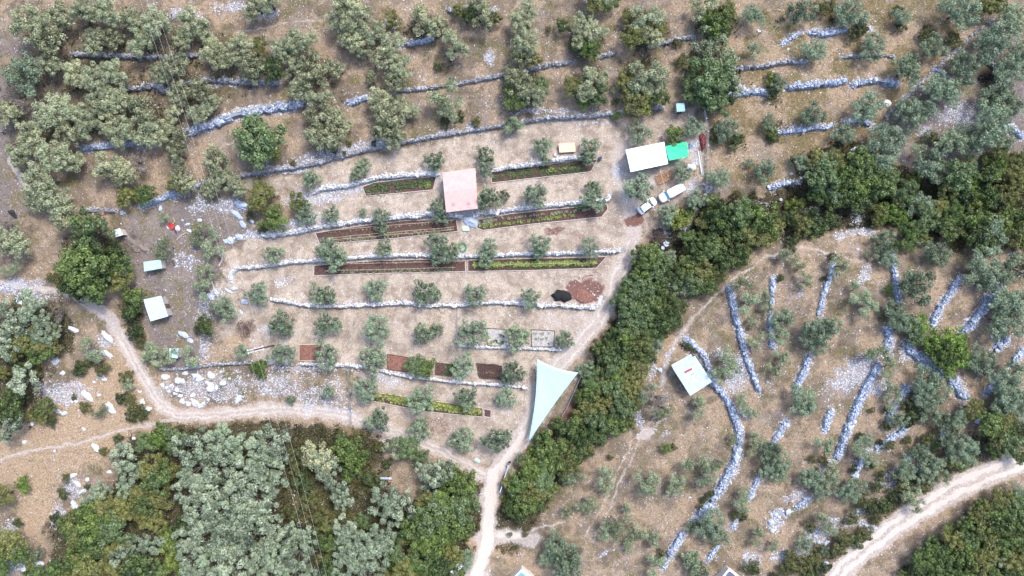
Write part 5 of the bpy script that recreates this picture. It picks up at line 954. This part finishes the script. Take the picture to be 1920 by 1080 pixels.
X, Y, Zg = P(867.5, 464, .1); b = MB(); pts = []
for i in range(97):
    a = 6.2832*i/24; r = .55+.1*(i//24); pts.append((r*math.cos(a)*.85, r*math.sin(a)*1.15, .06+.03*(i//24)))
b.tube(pts, .05, 5); o = b.build('hose_coil', MAT['green_hose']); o.location = (X, Y, Zg+.03); tag(o, 'green hose coil between the two upper olive rows', 'hose coil')
def logs(name, label, cat, x, y, ang, items, mt, group=None):
    X, Y, Zg = P(x, y, .2); root = thing(name, label, cat, (X, Y, Zg), R(-ang))
    for nm, p1, p2, r_, m_ in items: MB().tube([p1, p2], r_, 6).build(nm, MAT[m_], root)
    return root
it = [('plank', (-1.5+random.uniform(-.3, .3), -.75+.23*i, .25+.1*(i % 2)), (1.5+random.uniform(-.3, .3), -.75+.23*i+random.uniform(-.05, .05), .27+.1*(i % 2)), .075, 'wood') for i in range(8)]
it += [('crossbar', (-.5, -1.0, .36), (-.45, 1.0, .38), .05, 'wood_pale'), ('crossbar', (.7, -1.0, .36), (.62, 1.05, .38), .05, 'wood_pale'), ('crossbar', (.35, -.95, .05), (.3, .9, .05), .04, 'wood_pale')]
logs('wood_stack', 'stack of brown planks with crossbars above the van', 'wood stack', 1246, 333.5, -20, it, None)
it = [('plank', (-.35+.17*i, -.65, .1), (-.33+.17*i, .65, .1), .07, 'wood' if i % 2 else 'bamboo') for i in range(5)]
logs('wood_stack', 'small stack of yellow-orange boards beside long grey pipes', 'wood stack', 1305, 321, 4, it, None)
for i, (x1, y1, x2, y2, lab) in enumerate(((1309,284,1316,330,'left'),(1312,284,1318.5,330,'right'))):
    p1, p2 = at((x1, y1), .12), at((x2, y2), .12); o = MB().tube([p1, p2], .11, 8).build('pipe', MAT['metal' if i else 'white']); tag(o, f'{lab} one of the long grey pipes along the boundary fence', 'pipe')
for i, y in enumerate((395, 397.5)):
    o = MB().tube([at((150, y), .75), at((218, y+.6), .75)], .05, 6).build('pipe', MAT['metal']); tag(o, f'{"upper" if i == 0 else "lower"} thin grey pipe lying on the yard corner wall', 'pipe')
# log seats and an unidentified red object, built as a rough heap with sticks
def sticks(name, label, cat, pts_list, r_, mt):
    o0 = at(pts_list[0][0][:2]); b = MB()
    for pts in pts_list: b.tube([at(p[:2], p[2] if len(p) > 2 else .1, o0) for p in pts], r_, 6)
    o = b.build(name, MAT[mt], None); o.location = o0; return tag(o, label, cat)
root = thing('clutter', 'red heap with two curved pale sticks in the yard', 'clutter', at((325, 425)), R(20)); hx = root.location
cu = MB().box((-.1, .1, .35), (.9, 1.1, .16), .3).box((-.45, .45, .5), (.7, .6, .12), .6); cu.build('red_cloth', MAT['red'], root)
MB().tube([(-.3, .5, .5), (-.35, 1.0, .55), (-.7, 1.5, .5), (-.75, 1.9, .4)], .06, 6).build('curved_stick', MAT['bamboo'], root); MB().tube([(.3, .4, .5), (.8, .7, .5), (.75, 1.3, .5), (.6, 1.6, .4)], .06, 6).build('curved_stick', MAT['bamboo'], root)
MB().tube([(.1, -.5, .1), (.2, -1.4, .1)], .09, 6).build('leg', MAT['black'], root)  # black rod of the same unidentified object
heap('sack', 'rounded pale sack right of the red heap', 'sack', 332.5, 428, 5, 5.5, .4, 0, plain('pale_sack', (.56,.52,.60), .8, .1), 21, .12, 3)
heap('sack', 'small white sack left of the red heap', 'sack', 315, 425.5, 3.2, 4, .35, 0, MAT['white'], 22, .15, 3)
sticks('log', 'dark log beside the black gravel in yard', 'log', [[(324,488,.12),(328,499,.12)]], .16, 'wood_dark')
sticks('log', 'white squared beam beside yard olives', 'log', [[(351,431,.12),(361,436.5,.12)]], .14, 'white')
sticks('log', 'broken pale log line below the white beam', 'log', [[(332,449,.1),(340,441,.12),(350,436,.1)]], .08, 'wood_pale')
sticks('log', 'curved bleached trunk at the yard right side', 'log', [[(418,462,.1),(419,475,.14),(417,488,.14),(411,499,.1)]], .13, 'wood_pale')
sticks('log', 'bleached forked trunk left of the curved white wall', 'log', [[(397,528,.1),(402,540,.15),(409,556,.1)],[(402,541,.15),(396,552,.1)]], .16, 'wood_pale')
sticks('log', 'fallen white trunk piece in lower wood clearing', 'log', [[(668,884,.2),(664,891,.2)]], .14, 'white')
X, Y, Zg = P(722.5, 897, .2); root = thing('roll', 'rolled grey netting in the lower wood clearing', 'roll', (X, Y, Zg), R(-2)); MB().tube([(-1.2, 0, .22), (0, .03, .24), (1.2, 0, .22)], [.2, .26, .22], 10).build('netting', MAT['tarp_grey'], root); MB().tube([(.85, 0, .22), (.95, 0, .22)], .29, 10).build('strap', MAT['white'], root)
# open boom barrier by the road
p1, p2 = at((953, 872), .9), at((937.5, 919), .9); root = thing('boom_barrier', 'open pale blue boom barrier along the road beside thicket', 'barrier', (p1[0], p1[1], p1[2]-.9))
MB().tube([(0, 0, .9), (p2[0]-p1[0], p2[1]-p1[1], 1.05)], .09, 8).build('boom', plain('pale_blue_paint', (.45,.62,.72), .4), root); MB().box((0, 0, .4), (.4, .4, .95)).build('post', MAT['metal'], root); MB().box((.25, .75, .95), (.5, .35, .35), .3).build('counterweight', MAT['black'], root)

# ------------------------------------------------------------- power pole, cables, fences
pb = P(513.5, 647.5, 0); HT = 9.7; tp = (pb[0], pb[1], pb[2]+HT)
pole = thing('utility_pole', 'wooden utility pole with double crossarm above boulder field', 'utility pole', pb)
MB().tube([(0, 0, -.4), (0, 0, HT)], [.17, .12], 10).build('pole', plain('pole_wood', (.09,.06,.045), .9, .3, 4), pole)
ca = math.atan2(.27, 1)
for off in (-.22, .22): MB().box((-math.sin(ca)*off, math.cos(ca)*off, HT-.5), (3.0, .14, .14), ca).build('crossarm', plain('crossarm_steel', (.52,.50,.55), .5), pole)
att = []
for dx in (-1.35, 0, 1.35):
    for off in (-.3, .3):
        c = (math.cos(ca)*dx-math.sin(ca)*off, math.sin(ca)*dx+math.cos(ca)*off); MB().tube([(c[0], c[1], HT-.43), (c[0], c[1], HT-.3), (c[0], c[1], HT-.15)], [.06, .11, .05], 8).build('insulator', MAT['white'], pole)
    att.append((math.cos(ca)*dx, math.sin(ca)*dx))
cab = plain('aluminium_cable', (.62,.64,.62), .4, .05, 1, .3)
def far(x, y, h):                                                     # neighbouring poles, outside the picture
    k_ = (HC-h)/HC; return ((x-960)/10*k_, (540-y)/10*k_, h)
names = ('left', 'middle', 'right')
UP = [far(232, -90, 13.5), far(243, -92, 13.5), far(254, -94, 13.5)]; DN = [far(612, 1170, 8), far(622, 1166, 8), far(632, 1162, 8)]
for i in range(3):
    b = MB(); a0 = Vector((pb[0]+att[i][0], pb[1]+att[i][1], pb[2]+HT-.12))
    for e, sg in ((UP[i], 1.6), (DN[i], 1.2)):
        e = Vector(e); pts = [a0.lerp(e, t/24)-Vector((0, 0, sg*4*(t/24)*(1-t/24))) for t in range(25)]; b.tube(pts, .010, 4, False)
    tag(b.build('power_cable', cab), f'{names[i]} of the three thin power cables crossing grove and wood', 'cable', 'power cables')
def fence(label, pts, h, sp, mt='metal'):
    o0 = at(pts[0]); root = thing('wire_fence', label, 'fence', o0); P_ = []
    for p1, p2 in zip(pts[:-1], pts[1:]):
        n_ = max(1, round(math.dist(p1, p2)/sp)); P_ += [lerp(p1, p2, i/n_) for i in range(n_)]
    P_.append(pts[-1]); b = MB(); pv = None
    for p in P_:
        g0 = at(p, -.2, o0); MB().tube([g0, (g0[0], g0[1], g0[2]+h+.25)], .05, 6).build('post', MAT['wood_dark' if mt == 'w' else 'metal'], root)
        if pv:
            for f in (.25, .5, .75, 1.0): b.tube([(pv[0], pv[1], pv[2]+.2+h*f), (g0[0], g0[1], g0[2]+.2+h*f)], .02, 3, False)
            n_ = 10
            for i in range(n_): q = lerp(pv, g0, i/n_); b.tube([(q[0], q[1], q[2]+.25), (q[0], q[1], q[2]+.2+h)], .012, 3, False)
        pv = g0
    b.build('wires', MAT['metal'], root); return root
fence('short wire fence running down from the pinkish box', [(654,688),(656,735),(660,790)], 1.3, 26)
fence('wire fence between garden and upper right terraces', [(1318,200),(1325,250),(1325,300),(1323,362)], 1.3, 27)
fence('thin wire fence above the seedling bed box', [(858,577),(857,638),(862,665)], 1.1, 30)
fence('wire fence beside the thicket next to shade sail', [(1095,690),(1062,765),(1040,800)], 1.1, 28)

# ------------------------------------------------------------- vehicles
def vehicle(label, cat, x, y, ang, st, gl, L, wheels, mirrors):
    """st: stations (x, half width, shoulder z, roof z, half roof width) rear to front; gl: glass panels by station pair"""
    X, Y, Zg = P(x, y, 1.0); zg = max(float(ground(x+dx, y+dy)) for dx in (-12, 0, 12) for dy in (-8, 0, 8)); root = thing('parked_car' if cat == 'car' else 'parked_van', label, cat, (X, Y, zg), R(ang))
    V = []; F = []; n = 14
    def ring(s_):
        xx, w_, zs, zr, wt = s_
        h = [(w_*.9, .24), (w_, .38), (w_*1.0, zs*.75), (w_*.985, zs), (wt, zr-.05), (wt*.82, zr), (wt*.4, zr+.025)]
        return [(xx, a, b_) for a, b_ in h]+[(xx, -a, b_) for a, b_ in h[::-1]]
    RG = [ring(s_) for s_ in st]
    for r_ in RG: V += r_
    for i in range(len(st)-1):
        for j in range(n): a = i*n+j; b_ = i*n+(j+1) % n; F.append([a, a+n, b_+n, b_])
    F.append(list(range(n))); F.append([(len(st)-1)*n+j for j in range(n)][::-1])
    bo = mk('body', V, F, MAT['paint'], root, smooth=True); sb = bo.modifiers.new('s', 'SUBSURF'); sb.levels = sb.render_levels = 2
    def panel(nm, i0, i1, j0, j1, t0, t1, e, mt, pr=.03):
        b = MB(); A, C = RG[i0], RG[i1]; N_ = 6; js = list(range(j0, j1+1)); rows = []
        for k_ in range(N_+1):
            t = t0+(t1-t0)*k_/N_; row = [Vector(lerp(A[j % n], C[j % n], t)) for j in js]; row[0] = row[0].lerp(row[1], e); row[-1] = row[-1].lerp(row[-2], e); rows.append(row)
        c0 = Vector((0, 0, .6))
        for r_ in rows:
            for i_ in range(len(r_)): r_[i_] = r_[i_]+(Vector((0, r_[i_].y, r_[i_].z-.6))).normalized()*pr
        for k_ in range(N_):
            for i_ in range(len(js)-1): b.quad(rows[k_][i_], rows[k_][i_+1], rows[k_+1][i_+1], rows[k_+1][i_])
        return b.build(nm, mt, root)
    for g_ in gl: panel(*g_)
    for wx, wy in wheels:
        s_ = 1 if wy > 0 else -1; wl = MB().tube([(wx, wy-.1*s_, .31), (wx, wy+.1*s_, .31)], .31, 18).build('wheel', MAT['tyre'], root); MB().tube([(wx, wy+.09*s_, .31), (wx, wy+.115*s_, .31)], .19, 12).build('rim', MAT['metal'], wl)
    fx = st[-1][0]
    for s_ in (-1, 1):
        MB().box((fx-.16, s_*st[-1][1]*.92, .62), (.22, .26, .13), -s_*.45).build('headlight', MAT['glass'], root); MB().box((st[0][0]+.04, s_*st[0][1]*.95, .75), (.08, .12, .25)).build('tail_light', MAT['red'], root)
        MB().box((mirrors, s_*(st[4][1]+.09), .98), (.12, .2, .12), 0).build('mirror', MAT['paint'], root)
    MB().box((fx+.0, 0, .42), (.05, .5, .12)).build('number_plate', MAT['white'], root)
    return root
hs = [(-1.92,.58,.68,.74,.5),(-1.84,.76,.80,.92,.62),(-1.60,.82,.84,1.15,.62),(-1.28,.84,.86,1.42,.60),(.10,.85,.86,1.47,.60),(.42,.85,.86,1.42,.60),(1.02,.84,.84,1.0,.68),(1.45,.81,.78,.88,.66),(1.82,.72,.70,.76,.56),(1.93,.56,.60,.64,.44)]
glass = MAT['glass']
vehicle('small white hatchback parked left of the white van', 'car', 1214, 385.5, 36, hs, [('windscreen',5,6,4,9,.05,.95,.12,glass),('rear_window',2,3,4,9,.15,.85,.25,plain('rear_glass', (.10,.22,.28), .1)),('side_window',3,5,3,4,.02,.98,.12,glass),('side_window',3,5,9,10,.02,.98,.12,glass)], 3.85, [(-1.2,.74),(-1.2,-.74),(1.2,.74),(1.2,-.74)], .75)
vs = [(-2.45,.74,.95,1.62,.66),(-2.38,.88,1.0,1.80,.76),(-2.1,.92,1.0,1.86,.80),(-1.0,.93,1.0,1.88,.80),(.55,.93,1.0,1.86,.78),(.95,.93,1.0,1.78,.74),(1.45,.92,1.0,1.20,.80),(1.95,.88,.92,1.05,.74),(2.35,.78,.78,.88,.60),(2.46,.6,.62,.72,.48)]
vehicle('long white van with blue tinted windscreen beside hatchback', 'van', 1259.5, 361.5, 29+180, vs, [('windscreen',5,6,4,9,.0,1.0,.10,plain('blue_windscreen', (.10,.30,.48), .12, .1, 1, spec=.6)),('side_window',4,5,3,4,.05,1,.15,glass),('side_window',4,5,9,10,.05,1,.15,glass),('rear_window',0,1,4,9,.2,.8,.2,glass)], 4.9, [(-1.6,.82),(-1.6,-.82),(1.6,.82),(1.6,-.82)], 1.15)
